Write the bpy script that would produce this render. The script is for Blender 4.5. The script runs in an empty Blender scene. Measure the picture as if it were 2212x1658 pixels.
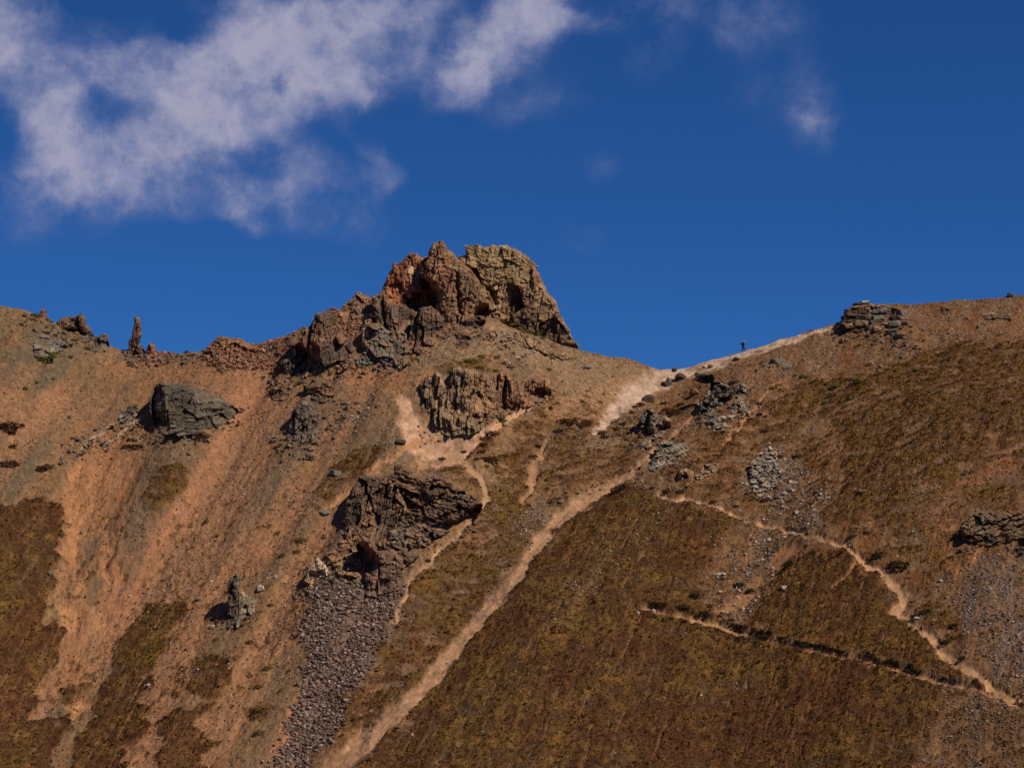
import bpy, math, random
import numpy as np
C = bpy.context
scene = C.scene
R = math.radians
random.seed(7); rng = np.random.default_rng(7)

# ------------------------------------------------------------------ camera
PITCH = R(6.0); TAN = 0.20375; K = TAN / 1106.0
cam_d = bpy.data.cameras.new('camera'); cam = bpy.data.objects.new('camera', cam_d)
scene.collection.objects.link(cam)
cam_d.sensor_width = 36; cam_d.lens = 18 / TAN; cam_d.clip_start = 0.5; cam_d.clip_end = 9000
cam.location = (0, 0, 0); cam.rotation_euler = (math.pi / 2 + PITCH, 0, 0)
scene.camera = cam
scene.cycles.use_denoising = False

# ------------------------------------------------------------------ sun, sky, exposure
SUN = np.array([110.0, -62.0, 150.0]); SUN /= np.linalg.norm(SUN)
sun_d = bpy.data.lights.new('sun', 'SUN'); sun_d.energy = 4.1; sun_d.angle = R(0.5); sun_d.color = (1.0, 0.93, 0.82)
sun = bpy.data.objects.new('sun', sun_d); scene.collection.objects.link(sun)
sun.location = (200, -120, 300)
sun.rotation_euler = (math.acos(SUN[2]), 0, math.atan2(SUN[1], SUN[0]) + math.pi / 2)
vs = scene.view_settings
vs.view_transform = 'Standard'; vs.look = 'None'; vs.exposure = 0; vs.gamma = 1; vs.use_curve_mapping = False

world = bpy.data.worlds.new('World'); scene.world = world; world.use_nodes = True
nt = world.node_tree; nt.nodes.clear()
class NB:
    def __init__(s, nt): s.nt = nt
    def __call__(s, typ, ins=None, **props):
        n = s.nt.nodes.new(typ)
        for k, v in props.items(): setattr(n, k, v)
        for k, v in (ins or {}).items():
            if isinstance(v, bpy.types.NodeSocket): s.nt.links.new(v, n.inputs[k])
            else: n.inputs[k].default_value = v
        return n
    def m(s, op, a, b=0.0, c=None, clamp=False):
        n = s.nt.nodes.new('ShaderNodeMath'); n.operation = op; n.use_clamp = clamp
        for i, v in enumerate((a, b, c)):
            if v is None: continue
            if isinstance(v, bpy.types.NodeSocket): s.nt.links.new(v, n.inputs[i])
            else: n.inputs[i].default_value = v
        return n.outputs[0]
    def mix(s, f, a, b, blend='MIX'):
        n = s.nt.nodes.new('ShaderNodeMix'); n.data_type = 'RGBA'; n.blend_type = blend
        for k, v in ((0, f), (6, a), (7, b)):
            if isinstance(v, bpy.types.NodeSocket): s.nt.links.new(v, n.inputs[k])
            else: n.inputs[k].default_value = v
        return n.outputs[2]
W = NB(nt)
elev = math.asin(SUN[2]); az = math.atan2(SUN[0], SUN[1])
SKY_TINT = (0.158, 0.405, 0.70, 1)
CLOUDS = [(60, 385, 130, 60, 10, .42), (180, 455, 190, 50, 0, .22), (700, 400, 150, 90, 20, .24), (1520, 15, 190, 50, 5, .2), (1640, 110, 170, 110, 20, .09), (1160, 200, 140, 60, -30, .16), (230, 100, 90, 60, 0, .5), (270, 180, 110, 60, 0, .4), (440, 250, 170, 90, 0, .7), (640, 260, 140, 70, -20, .4), (900, 130, 110, 60, 0, .45), (620, 400, 170, 70, 0, .22), (350, 430, 170, 50, 0, .3), (1000, 30, 120, 70, 0, .35),    # centre x, y, radius x, y, rotation deg, weight   (direction space, 1 unit = K in the tangent plane of +Y)
    (30, 40, 110, 110, 0, .8), (70, 150, 120, 95, 20, .9), (110, 270, 95, 90, 0, .75), (180, 340, 150, 80, 10, .7),
    (320, 130, 150, 80, -10, .55), (300, 330, 170, 80, 10, .75), (420, 320, 130, 110, -30, .7), (430, 160, 140, 80, -5, .85),
    (560, 110, 170, 100, -20, .9), (680, 120, 170, 110, -10, 1.0), (720, 60, 130, 80, 0, .75), (780, 170, 130, 75, -10, .6),
    (560, 220, 160, 80, -25, .6), (560, 20, 170, 55, 0, .55), (850, 50, 130, 90, 0, .5), (950, 60, 100, 90, 0, .45),
    (1010, 150, 120, 65, -35, .75), (1100, 80, 110, 80, -40, .85), (1170, 30, 90, 70, 0, .7), (1270, 45, 70, 32, 5, .55),
    (490, 440, 90, 35, 45, .45), (100, 420, 150, 55, 0, .38), (240, 400, 160, 45, 5, .4), (590, 400, 110, 50, -30, .33),
    (815, 360, 65, 40, 60, .36), (815, 430, 70, 28, -45, .34), (770, 300, 90, 22, 35, .25), (660, 480, 120, 40, 0, .2),
    (560, 495, 60, 22, 10, .24), (800, 510, 40, 50, 0, .2), (60, 490, 160, 55, 0, .2),
    (1400, 25, 90, 80, 50, .34), (1410, 130, 75, 50, -40, .26), (1660, 40, 110, 80, 0, .16), (1580, 85, 45, 30, 0, .14),
    (1757, 235, 56, 54, 0, .62), (1765, 300, 56, 46, 30, .28), (1700, 250, 90, 90, 0, .10), (1740, 160, 40, 60, -30, .16), (1650, 190, 110, 40, -25, .12),
    (1300, 355, 50, 40, 0, .2), (1260, 520, 60, 40, 0, .18), (1160, 230, 160, 50, 0, .14)]
HOLES = [(205, 8, 75, 24, 0, .8), (390, 62, 50, 42, 50, .85), (215, 235, 66, 50, 20, .26), (315, 235, 18, 30, 0, .4), (25, 310, 55, 50, 60, .7), (600, 190, 22, 20, 0, .3), (965, 100, 42, 90, 25, .45),
         (690, 270, 110, 45, 10, .4), (540, 330, 50, 40, 0, .25)]
def build_world():
    sky = W('ShaderNodeTexSky', sky_type='NISHITA', sun_disc=False, sun_elevation=elev, sun_rotation=az,
            altitude=3600, air_density=0.8, dust_density=0.0, ozone_density=4.0)
    tint = W.mix(1.0, sky.outputs[0], SKY_TINT, 'MULTIPLY')
    co = W('ShaderNodeTexCoord')
    sp = W('ShaderNodeSeparateXYZ', {0: co.outputs['Generated']})
    yy = W.m('MAXIMUM', sp.outputs[1], 0.08)
    u = W.m('MULTIPLY', W.m('DIVIDE', sp.outputs[0], yy), 1 / K)
    v = W.m('MULTIPLY', W.m('DIVIDE', sp.outputs[2], yy), 1 / K)
    p0 = W('ShaderNodeCombineXYZ', {0: u, 1: v}).outputs[0]
    n1 = W('ShaderNodeTexNoise', {'Vector': p0, 'Scale': 0.009, 'Detail': 7.0, 'Roughness': 0.6})
    off = W('ShaderNodeVectorMath', {0: n1.outputs['Color'], 1: (0.5, 0.5, 0.5)}, operation='SUBTRACT').outputs[0]
    off = W('ShaderNodeVectorMath', {0: off, 3: 110.0}, operation='SCALE')
    off.inputs['Scale'].default_value = 85.0
    p1 = W('ShaderNodeVectorMath', {0: p0, 1: off.outputs[0]}, operation='ADD').outputs[0]
    def blobs(lst, flip):
        acc = None
        for (x, y, rx, ry, rot, w) in lst:
            d = ray(x, y); cu, cv = d[0] / d[1] / K, d[2] / d[1] / K
            mp = W('ShaderNodeMapping', {'Vector': p1}, vector_type='TEXTURE')
            mp.inputs['Location'].default_value = (cu, cv, 0)
            mp.inputs['Rotation'].default_value = (0, 0, R(-rot))
            mp.inputs['Scale'].default_value = (rx * 1.55, ry * 1.55, 1e6)
            ln = W('ShaderNodeVectorMath', {0: mp.outputs[0]}, operation='LENGTH').outputs['Value']
            mr = W('ShaderNodeMapRange', {'Value': ln, 'From Min': 1.0, 'From Max': 0.0, 'To Min': 0.0, 'To Max': w}, interpolation_type='SMOOTHSTEP')
            acc = mr.outputs[0] if acc is None else W.m('ADD', acc, mr.outputs[0])
        return acc
    s = W.m('SUBTRACT', 1.0, W.m('EXPONENT', W.m('MULTIPLY', blobs(CLOUDS, 0), -1.5)))
    s = W.m('MAXIMUM', W.m('SUBTRACT', s, W.m('MULTIPLY', blobs(HOLES, 0), .62)), 0.0)
    n2 = W('ShaderNodeTexNoise', {'Vector': p1, 'Scale': 0.0055, 'Detail': 11.0, 'Roughness': 0.6})
    n3 = W('ShaderNodeTexNoise', {'Vector': p0, 'Scale': 0.021, 'Detail': 8.0, 'Roughness': 0.7})
    tex = W.m('ADD', W.m('SUBTRACT', n2.outputs['Fac'], 0.52), W.m('MULTIPLY', W.m('SUBTRACT', n3.outputs['Fac'], 0.5), 0.3))
    amp = W.m('MINIMUM', W.m('MULTIPLY', s, 4.0), 1.75)
    dens = W.m('ADD', s, W.m('MULTIPLY', tex, W.m('MAXIMUM', amp, 0.0)))
    dens = W('ShaderNodeMapRange', {'Value': dens, 'From Min': 0.02, 'From Max': 1.12, 'To Min': 0.0, 'To Max': 0.94}, interpolation_type='SMOOTHSTEP').outputs[0]
    front = W.m('GREATER_THAN', sp.outputs[1], 0.1)
    dens = W.m('MULTIPLY', dens, front)
    cb = W.mix(W.m('MULTIPLY', dens, dens), (1.8, 2.2, 4.0, 1), (4.1, 3.95, 5.15, 1))
    col = W.mix(dens, tint, cb)
    bg = W('ShaderNodeBackground', {'Color': col, 'Strength': 0.1})
    out = W('ShaderNodeOutputWorld', {'Surface': bg.outputs[0]})

def ray(x, y):
    u = (np.asarray(x, float) - 1106) * K; v = (829 - np.asarray(y, float)) * K
    cp, s_ = math.cos(PITCH), math.sin(PITCH)
    return np.stack([u, cp - v * s_, s_ + v * cp], -1)
def project(X, Y, Z):
    cp, s_ = math.cos(PITCH), math.sin(PITCH)
    d = np.maximum(Y * cp + Z * s_, 1.0); up = -Y * s_ + Z * cp
    return 1106 + X / d / K, 829 - up / d / K
build_world()

# ------------------------------------------------------------------ numeric helpers
def hsh(ix, iy, seed):
    h = (ix.astype(np.int64) * 374761393 + iy.astype(np.int64) * 668265263 + seed * 974711) & 0xffffffff
    h = ((h ^ (h >> 13)) * 1274126177) & 0xffffffff
    h = ((h ^ (h >> 16)) * 2246822519) & 0xffffffff
    return ((h ^ (h >> 15)) & 0xffffff).astype(np.float32) / 16777216.0
def vnoise(x, y, seed=0):
    fx, fy = np.floor(x), np.floor(y); tx, ty = x - fx, y - fy
    tx = tx * tx * (3 - 2 * tx); ty = ty * ty * (3 - 2 * ty)
    a, b = hsh(fx, fy, seed), hsh(fx + 1, fy, seed); c, d = hsh(fx, fy + 1, seed), hsh(fx + 1, fy + 1, seed)
    return (a + (b - a) * tx) * (1 - ty) + (c + (d - c) * tx) * ty - 0.5
def fbm(x, y, octv=4, seed=0, gain=0.5):
    r = 0; a = 1.0; f = 1.0
    for i in range(octv):
        r = r + a * vnoise(x * f + 17.3 * i, y * f - 9.1 * i, seed + i); a *= gain; f *= 2.03
    return r
def facet(u, w, seed, tilt=0.9, jit=0.95):
    iu, iw = np.floor(u), np.floor(w)
    best = np.full(u.shape, 9e9); bh = np.zeros(u.shape); bid = np.zeros(u.shape); sec = np.full(u.shape, 9e9)
    for a in (-1, 0, 1):
        for b in (-1, 0, 1):
            cu, cw = iu + a, iw + b
            px = cu + 0.5 + jit * (hsh(cu, cw, seed) - 0.5); pw = cw + 0.5 + jit * (hsh(cu, cw, seed + 1) - 0.5)
            du, dw = u - px, w - pw; d = du * du + dw * dw
            h0 = hsh(cu, cw, seed + 2) - 0.5
            h = h0 + tilt * ((hsh(cu, cw, seed + 3) - 0.5) * 2 * du + (hsh(cu, cw, seed + 4) - 0.5) * 2 * dw)
            nb = d < best
            sec = np.where(nb, best, np.minimum(sec, d))
            bh = np.where(nb, h, bh); bid = np.where(nb, h0, bid); best = np.where(nb, d, best)
    return bh, bid, np.sqrt(sec) - np.sqrt(best)
def brick(u, w, seed, tilt=.7):
    """jointed blocks: columns of uneven width, each cut at its own uneven heights"""
    z = np.zeros_like(u)
    iu = np.floor(u); c = np.where(u > iu + .8 * (hsh(iu, z, seed) - .5) + .4, iu, iu - 1)
    e1 = np.minimum(np.abs(u - (c + .8 * (hsh(c, z, seed) - .5) + .4)), np.abs(u - (c + 1 + .8 * (hsh(c + 1, z, seed) - .5) + .4)))
    w2 = w + 7.3 * hsh(c, z, seed + 1) + (hsh(c, z, seed + 9) - .5) * .9 * (u - c)
    iw = np.floor(w2); r = np.where(w2 > iw + .8 * (hsh(iw, c, seed + 2) - .5) + .4, iw, iw - 1)
    e2 = np.minimum(np.abs(w2 - (r + .8 * (hsh(r, c, seed + 2) - .5) + .4)), np.abs(w2 - (r + 1 + .8 * (hsh(r + 1, c, seed + 2) - .5) + .4)))
    h0 = hsh(c, r, seed + 3) - .5; hc = hsh(c, z, seed + 6) - .5
    h = .75 * h0 + .6 * hc + tilt * ((hsh(c, r, seed + 4) - .5) * 2 * (u - c - .9) + (hsh(c, r, seed + 5) - .62) * 2 * (w2 - r - .9))
    return h, h0, np.minimum(e1, e2 * 2.5 + .05)
def sstep(a, b, x):
    t = np.clip((x - a) / (b - a), 0, 1); return t * t * (3 - 2 * t)
def sdpoly(px, py, poly):
    """signed distance, positive inside; only points near the polygon are worked out"""
    poly = np.asarray(poly, float); d = np.full(px.shape, 1e9); ins = np.zeros(px.shape, bool)
    n = len(poly)
    for i in range(n):
        a, b = poly[i], poly[(i + 1) % n]; e = b - a
        wx, wy = px - a[0], py - a[1]
        t = np.clip((wx * e[0] + wy * e[1]) / max(e @ e, 1e-9), 0, 1)
        d = np.minimum(d, (wx - e[0] * t) ** 2 + (wy - e[1] * t) ** 2)
        if a[1] != b[1]:
            c = ((a[1] > py) != (b[1] > py)) & (px < (b[0] - a[0]) * (py - a[1]) / (b[1] - a[1]) + a[0])
            ins ^= c
    d = np.sqrt(d); return np.where(ins, d, -d)
def polymask(px, py, poly, soft=4.0, pad=40):
    poly = np.asarray(poly, float); out = np.zeros(px.shape, np.float32)
    lo, hi = poly.min(0) - pad, poly.max(0) + pad
    s = (px > lo[0]) & (px < hi[0]) & (py > lo[1]) & (py < hi[1])
    if s.any(): out[s] = sstep(-soft, soft, sdpoly(px[s], py[s], poly))
    return out
def strokemask(px, py, pts, widths, soft=0.35, pad=60):
    pts = np.asarray(pts, float)
    if np.isscalar(widths): widths = [widths] * len(pts)
    widths = np.interp(np.linspace(0, 1, len(pts)), np.linspace(0, 1, len(widths)), widths)
    out = np.zeros(px.shape, np.float32); m = pad + max(widths)
    lo, hi = pts.min(0) - m, pts.max(0) + m
    s = (px > lo[0]) & (px < hi[0]) & (py > lo[1]) & (py < hi[1])
    if not s.any(): return out
    x, y = px[s], py[s]; best = np.full(x.shape, -9.0)
    for i in range(len(pts) - 1):
        a, b = pts[i], pts[i + 1]; e = b - a
        t = np.clip(((x - a[0]) * e[0] + (y - a[1]) * e[1]) / max(e @ e, 1e-9), 0, 1)
        d = np.hypot(x - a[0] - e[0] * t, y - a[1] - e[1] * t); wd = (widths[i] + (widths[i + 1] - widths[i]) * t) / 2
        best = np.maximum(best, 1 - d / np.maximum(wd, .1))
    out[s] = sstep(-soft, soft, best); return out
FR = dict(D=(0, 0, 1), A=(0, 1036.8, .3747), Z1=(0, 622, .25), Z2=(553, 501, .336), Z3=(1209.6, 622, .25), Z4=(1659, 622, .25),
          B=(466.6, 950.4, .2892), C=(553, 1209.6, .2969), H=(1106, 950.4, .25), E=(1106, 1244, .25), F=(1659, 950.4, .25),
          G=(1659, 1244, .25), P=(812.2, 501.1, .2032), M=(898.6, 777.6, .1407), L=(553, 656.6, .1407), Q=(1797.1, 630.7, .0938))
def fr(f, pts):
    ox, oy, s = FR[f]; return [(ox + x * s, oy + y * s) for x, y in pts]
def lin(r, g, b, k=1.0):
    f = lambda c: ((c / 255 + .055) / 1.055) ** 2.4 if c > 10.3 else c / 255 / 12.92
    return np.array([f(r) * k, f(g) * k, f(b) * k])

# ------------------------------------------------------------------ terrain shape
SKYLINE = [(-700, 560), (-300, 612), (0, 659.5), (62, 671), (105, 687), (150, 717), (200, 728), (250, 752), (300, 764), (337, 762), (362, 767), (400, 763), (445, 758),
           (470, 731), (500, 730), (537, 743), (553, 747), (573, 741), (600, 733), (632, 719), (669, 706), (701, 684), (755, 667), (805, 650), (850, 660),
           (920, 680), (990, 678), (1064, 684), (1097, 706), (1158, 724), (1249, 755), (1297, 767), (1337, 773), (1365, 778), (1395, 790), (1425, 794), (1460, 793),
           (1510, 782), (1585, 762), (1635, 747), (1721, 722), (1784, 706), (1815, 697), (1835, 678), (1860, 664), (1884, 660), (1934, 658), (1971, 659), (2034, 653), (2109, 647), (2212, 638), (2500, 612), (2900, 600)]
YR = 400.0; SLOPE = 0.72
sk = np.array(SKYLINE, float); d = ray(sk[:, 0], sk[:, 1]); SKX = d[:, 0] / d[:, 1] * YR; SKZ = d[:, 2] / d[:, 1] * YR
def gsm(z, x, sig):
    dx = x[1] - x[0]; n = int(3 * sig / dx); k = np.exp(-0.5 * (np.arange(-n, n + 1) * dx / sig) ** 2); k /= k.sum()
    return np.convolve(np.pad(z, n, mode='edge'), k, 'valid')
xd = np.arange(-400, 400, 0.1); zd0 = np.interp(xd, SKX, SKZ); zf = gsm(zd0, xd, 0.35); z4 = gsm(zd0, xd, 4.0); z15 = gsm(zd0, xd, 18.0)
def grow(a, b, s0, s1, n):
    t = np.linspace(0, 1, n) ; return a + (b - a) * t ** 2.2
FX0, FX1, FY0, FY1, DX, DY = -106.0, 106.0, 288.0, 409.0, 0.16, 0.18
xs = np.concatenate([-(grow(FX1 + .3, 1500, 0, 0, 46)[::-1]), np.arange(FX0, FX1, DX), grow(FX1 + .3, 1500, 0, 0, 46)])
ys = np.concatenate([np.linspace(-300, 230, 54), np.linspace(236, FY0 - .4, 40), np.arange(FY0, FY1, DY), grow(FY1 + .3, 3000, 0, 0, 46)])
GX, GY = np.meshgrid(xs, ys)
def base_height(X, Y):
    dd = YR - Y; w = 2.6
    f1 = sstep(0, 9, dd); f2 = sstep(6, 42, dd)
    zr = np.interp(X, xd, zf) * (1 - f1) + np.interp(X, xd, z4) * f1
    zr = zr * (1 - f2) + np.interp(X, xd, z15) * f2
    s = np.where(dd > 0, SLOPE, 0.55)
    z = zr - s * (np.sqrt(dd * dd + w * w) - w)
    z = z + 0.20 * np.clip(X, -120, 120) * sstep(0, 75, dd)
    back = zr - 0.55 * np.minimum(np.maximum(-dd, 0), 160) - 20 * sstep(100, 600, -dd)
    z = np.where(dd < -3, np.maximum(z, back - 5), z)
    # valley and the near slope the camera stands on
    floor = -46 + 0.0 * X + 4 * np.sin(X / 70) + 44.2 * sstep(150, 6, Y) + 0.05 * np.maximum(-Y, 0)
    k = 6.0
    return np.where(Y < 330, np.logaddexp(z / k, floor / k) * k, z)
GZ = base_height(GX, GY)
ix0, iy0 = int(np.searchsorted(xs, FX0 - 1e-6)), int(np.searchsorted(ys, FY0 - 1e-6))
nfx, nfy = len(np.arange(FX0, FX1, DX)), len(np.arange(FY0, FY1, DY))
def ground_z(X, Y):
    X = np.asarray(X, float); Y = np.asarray(Y, float)
    i = np.clip((X - FX0) / DX, 0, nfx - 2.001); j = np.clip((Y - FY0) / DY, 0, nfy - 2.001)
    i0, j0 = i.astype(int), j.astype(int); a, b = i - i0, j - j0; i0 = i0 + ix0; j0 = j0 + iy0
    return (GZ[j0, i0] * (1 - a) + GZ[j0, i0 + 1] * a) * (1 - b) + (GZ[j0 + 1, i0] * (1 - a) + GZ[j0 + 1, i0 + 1] * a) * b
def hit(x, y):
    """where the line of sight through a point meets the hillside"""
    d = ray(np.atleast_1d(x), np.atleast_1d(y)); d = d / d[:, 1:2]
    lo = np.full(len(d), FY0 + .5); found = np.zeros(len(d), bool); prev = lo.copy()
    res = np.full(len(d), YR - 1.0)
    for Yv in np.arange(FY0 + .5, FY1 - 1, 0.5):
        ab = (ground_z(d[:, 0] * Yv, np.full(len(d), Yv)) > d[:, 2] * Yv) & ~found
        if ab.any():
            a = np.full(ab.sum(), Yv - 0.5); b = np.full(ab.sum(), Yv); dd = d[ab]
            for _ in range(14):
                m = (a + b) / 2; t = ground_z(dd[:, 0] * m, m) > dd[:, 2] * m
                b = np.where(t, m, b); a = np.where(t, a, m)
            res[ab] = b; found |= ab
    p = d * res[:, None]
    p[:, 2] = np.where(found, p[:, 2], p[:, 2])
    return p
# ribs and gullies, laid along lines on the hill
def relief(pts, amp, width, taper=True):
    global GZ
    q = hit([p[0] for p in pts], [p[1] for p in pts])[:, :2]
    s = (GX > q[:, 0].min() - 3 * width) & (GX < q[:, 0].max() + 3 * width) & (GY > q[:, 1].min() - 3 * width) & (GY < q[:, 1].max() + 3 * width)
    X, Y = GX[s], GY[s]; best = np.full(X.shape, 9e9)
    for a, b in zip(q[:-1], q[1:]):
        e = b - a; t = np.clip(((X - a[0]) * e[0] + (Y - a[1]) * e[1]) / max(e @ e, 1e-9), 0, 1)
        best = np.minimum(best, np.hypot(X - a[0] - e[0] * t, Y - a[1] - e[1] * t))
    fade = sstep(YR - 1, YR - 12, Y)
    GZ[s] = GZ[s] + amp * np.exp(-0.5 * (best / width) ** 2) * fade
RELIEF = [
    ([(1010, 790), (960, 900), (900, 1000), (800, 1150), (740, 1300)], 3.0, 7.0),
    ([(1440, 850), (1360, 960), (1230, 1090), (1090, 1280), (950, 1440), (760, 1640)], -1.6, 5.0),
    ([(1620, 800), (1520, 950), (1420, 1100), (1300, 1250), (1200, 1400)], 2.2, 9.0),
    ([(230, 900), (200, 1050), (190, 1250), (150, 1450), (90, 1640)], -2.2, 6.0),
    ([(540, 830), (470, 1000), (330, 1250), (240, 1500)], -1.3, 4.0),
    ([(420, 900), (350, 1050), (270, 1200)], 1.4, 4.0),
    ([(660, 900), (560, 1150), (470, 1350), (380, 1550)], 1.2, 5.0),
    ([(940, 900), (945, 975)], -1.8, 3.5),
    ([(880, 1280), (780, 1450), (640, 1650)], -1.2, 4.0),
    ([(1180, 900), (1140, 1080)], -0.7, 2.5),
    ([(1780, 900), (1700, 1060), (1600, 1250), (1560, 1340)], -1.0, 4.0),
    ([(2160, 760), (2050, 950), (1950, 1150)], 1.6, 8.0),
    ([(2212, 980), (2080, 1130), (1960, 1240)], -1.3, 4.0)]
for r_ in RELIEF: relief(*r_)
fine = (GX > -240) & (GX < 240) & (GY > FY0 - 8) & (GY < FY1 + 30)
GZ = GZ + (1.1 * fbm(GX / 13, GY / 13, 3, 5) - 1.5 * sstep(8, -12, GX) * fbm((GX - .35 * (GY - 350)) / 5.5, GY / 34, 2, 401) + (.45 + .25 * sstep(0, -25, GX)) * fbm((GX - .35 * (GY - 350)) / 3.4, GY / 26, 3, 77)) * sstep(YR - 1, YR - 14, GY) + 0.30 * fbm(GX / 3.1, GY / 4.6, 3, 9) * sstep(FX1 + 40, FX1, np.abs(GX))
far = sstep(FX1, FX1 + 120, np.abs(GX)); GZ = GZ + far * 10 * fbm(GX / 90, GY / 90, 4, 33)

# ------------------------------------------------------------------ ground cover zones
sel = np.where(fine)
vx, vy, vz = GX[sel], GY[sel], GZ[sel]
PX, PY = project(vx, vy, vz)
wn = fbm(vx / 1.9, vy / 1.9, 5, 71, .62); wn2 = fbm(vx / 1.9, vy / 1.9, 5, 91, .62)
fl = vx - .35 * (vy - 350)   # across the line of fall
streak = fbm(fl / 1.1, vy / 9, 4, 301, .6); streak2 = fbm(fl / .35, vy / 4, 3, 303, .6); contour = fbm(vx / 2.2, vy / .7, 3, 305, .6)
QX, QY = PX + wn * 22, PY + wn2 * 14
n_big = fbm(vx / 6, vy / 6, 4, 21); n_mid = fbm(vx / 1.3, vy / 1.3, 3, 22); n_fin = vnoise(vx / .22, vy / .22, 23) + .6 * vnoise(vx / .5, vy / .5, 24)
col = np.empty((len(vx), 3), np.float32)
def paint(mask, c, var=None):
    m = np.clip(mask, 0, 1)[:, None]; col[:] = col * (1 - m) + np.asarray(c) * m
veg = np.zeros(len(vx), np.float32); rub = np.zeros(len(vx), np.float32); pathm = np.zeros(len(vx), np.float32); scree = np.zeros(len(vx), np.float32)
BROWN = lin(132, 96, 62); GREY = lin(112, 96, 78); ORANGE = lin(152, 102, 66); TAN = lin(170, 122, 84); PALE = lin(196, 152, 118); OLIVE = lin(104, 74, 36)
RUST = lin(100, 58, 28); PURP = lin(116, 94, 80); RIGHT = lin(112, 72, 40); GREENG = lin(106, 88, 64)
col[:] = BROWN
t = np.clip(n_big * 1.1 + .9 * streak + .42, 0, 1); paint(t * (.65 - .25 * sstep(700, 450, QX)), GREY); paint(np.clip(1.6 * streak2 + .9 * n_mid, 0, .6), lin(150, 112, 78))
paint(sstep(1250, 1500, QX) * np.clip(.6 + 1.3 * n_mid + .8 * streak, .1, 1), RIGHT)
# left greenish-grey gravel
paint(polymask(QX, QY, [(-80, 640), (120, 690), (190, 760), (210, 860), (170, 960), (150, 1060), (100, 1080), (-80, 1080)], 60) * np.clip(.7 + 1.2 * n_mid + streak, 0, 1), GREENG)
chan = np.zeros(len(vx), np.float32)
chute = np.zeros(len(vx), np.float32); CH = polymask(QX, QY, [(165, 980), (300, 1000), (300, 1080), (285, 1200), (260, 1350), (210, 1450), (150, 1520), (80, 1530), (110, 1470), (140, 1370), (120, 1280), (130, 1180), (140, 1080)], 16)
CH = np.maximum(CH, .8 * strokemask(QX, QY, [(560, 800), (520, 880), (470, 1000), (400, 1110), (310, 1250)], [50, 60, 70, 70, 50], .8)); paint(CH * .9, lin(160, 112, 75))
for pts, wd, c, a in [
    ([(540, 770), (430, 830), (300, 850), (220, 930), (180, 1010), (200, 1080)], [60, 90, 150, 140, 110, 80], ORANGE, .8),
    ([(580, 740), (560, 800), (520, 880), (470, 1000), (400, 1110), (300, 1260), (240, 1380), (200, 1480)], [80, 90, 80, 90, 95, 75, 50, 30], lin(166, 112, 78), .8),
    ([(860, 740), (790, 830), (740, 900), (690, 990), (620, 1080), (560, 1180)], [50, 80, 60, 70, 60, 40], ORANGE, .75),
    ([(700, 800), (760, 810), (860, 830), (930, 800)], [30, 45, 45, 20], lin(164, 110, 70), .75),
    ([(640, 1100), (560, 1180), (480, 1240), (430, 1330), (390, 1430), (350, 1540), (290, 1658)], [60, 60, 50, 60, 60, 55, 60], lin(160, 110, 74), .75),
    ([(160, 1000), (170, 1090), (155, 1180), (150, 1215)], [20, 34, 30, 24], lin(178, 124, 80), .92),
    ([(215, 1020), (188, 1110), (185, 1150)], [30, 34, 20], lin(176, 122, 80), .92),
    ([(238, 1150), (228, 1260)], [26, 22], lin(178, 122, 80), .92), ([(272, 1060), (265, 1140)], [22, 16], lin(172, 108, 66), .8), ([(258, 1220), (258, 1256)], [18, 18], lin(172, 114, 74), .9),
    ([(170, 1220), (168, 1265)], [24, 26], lin(180, 126, 82), .92),
    ([(140, 1310), (155, 1335), (158, 1370)], [26, 40, 18], lin(186, 132, 84), 1), ([(215, 1322), (220, 1355), (205, 1395)], [36, 52, 34], lin(186, 132, 86), 1),
    ([(185, 1400), (160, 1450), (120, 1480), (85, 1510)], [60, 60, 40, 20], lin(164, 112, 72), .85),
    ([(175, 1510), (160, 1545)], [40, 26], lin(186, 130, 82), 1),
    ([(640, 1300), (632, 1400), (640, 1480), (620, 1560), (590, 1620)], [24, 30, 30, 26, 30], lin(176, 118, 80), .8),
    ([(880, 760), (900, 690), (930, 740), (1000, 700)], [30, 40, 40, 30], lin(160, 104, 66), .7),
    ([(2212, 960), (2150, 1010), (2080, 1050), (2050, 1110), (2035, 1180), (2060, 1250)], [16, 22, 24, 30, 34, 20], lin(166, 108, 70), .75),
    ([(2212, 1158), (2150, 1178), (2100, 1200), (2060, 1260)], [18, 18, 20, 14], lin(170, 112, 66), .8),
    ([(2212, 690), (2190, 730), (2170, 790)], [30, 34, 22], lin(150, 104, 70), .7),
    ([(1810, 960), (1770, 1010), (1740, 1060)], [40, 60, 40], lin(166, 106, 66), .8),
    ([(1690, 830), (1600, 880), (1640, 800)], [30, 40, 60], lin(160, 112, 74), .5)]:
    paint(strokemask(QX, QY, pts, wd, .9 if a < .89 else .6) * a * (np.clip(.72 + 1.2 * streak + .4 * streak2 + .8 * n_mid, 0, 1.1) if a < .89 else np.clip(.95 + .5 * n_mid, 0, 1.05)), c)
    if a >= .89: chan = np.maximum(chan, strokemask(QX, QY, pts, wd, .8))
for pts, wd in [([(520, 930), (480, 1050), (430, 1130), (370, 1230), (300, 1330)], [50, 70, 50, 40, 20]), ([(560, 1080), (520, 1150), (440, 1260)], [50, 60, 30]), ([(300, 1110), (290, 1200), (270, 1280)], [40, 40, 20]),
                ([(190, 1150), (210, 1300), (190, 1420)], [30, 26, 20]), ([(120, 1520), (85, 1570)], [60, 40]), ([(620, 870), (640, 960), (600, 1050)], [60, 90, 50])]:
    paint(strokemask(QX, QY, pts, wd, .9) * np.clip(.5 + 1.2 * streak, 0, .75), lin(116, 94, 72))
ribs = fbm(fl / 5.5, vy / 34, 2, 401) * 2; leftm = sstep(1000, 720, QX) * sstep(790, 860, QY)
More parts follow.
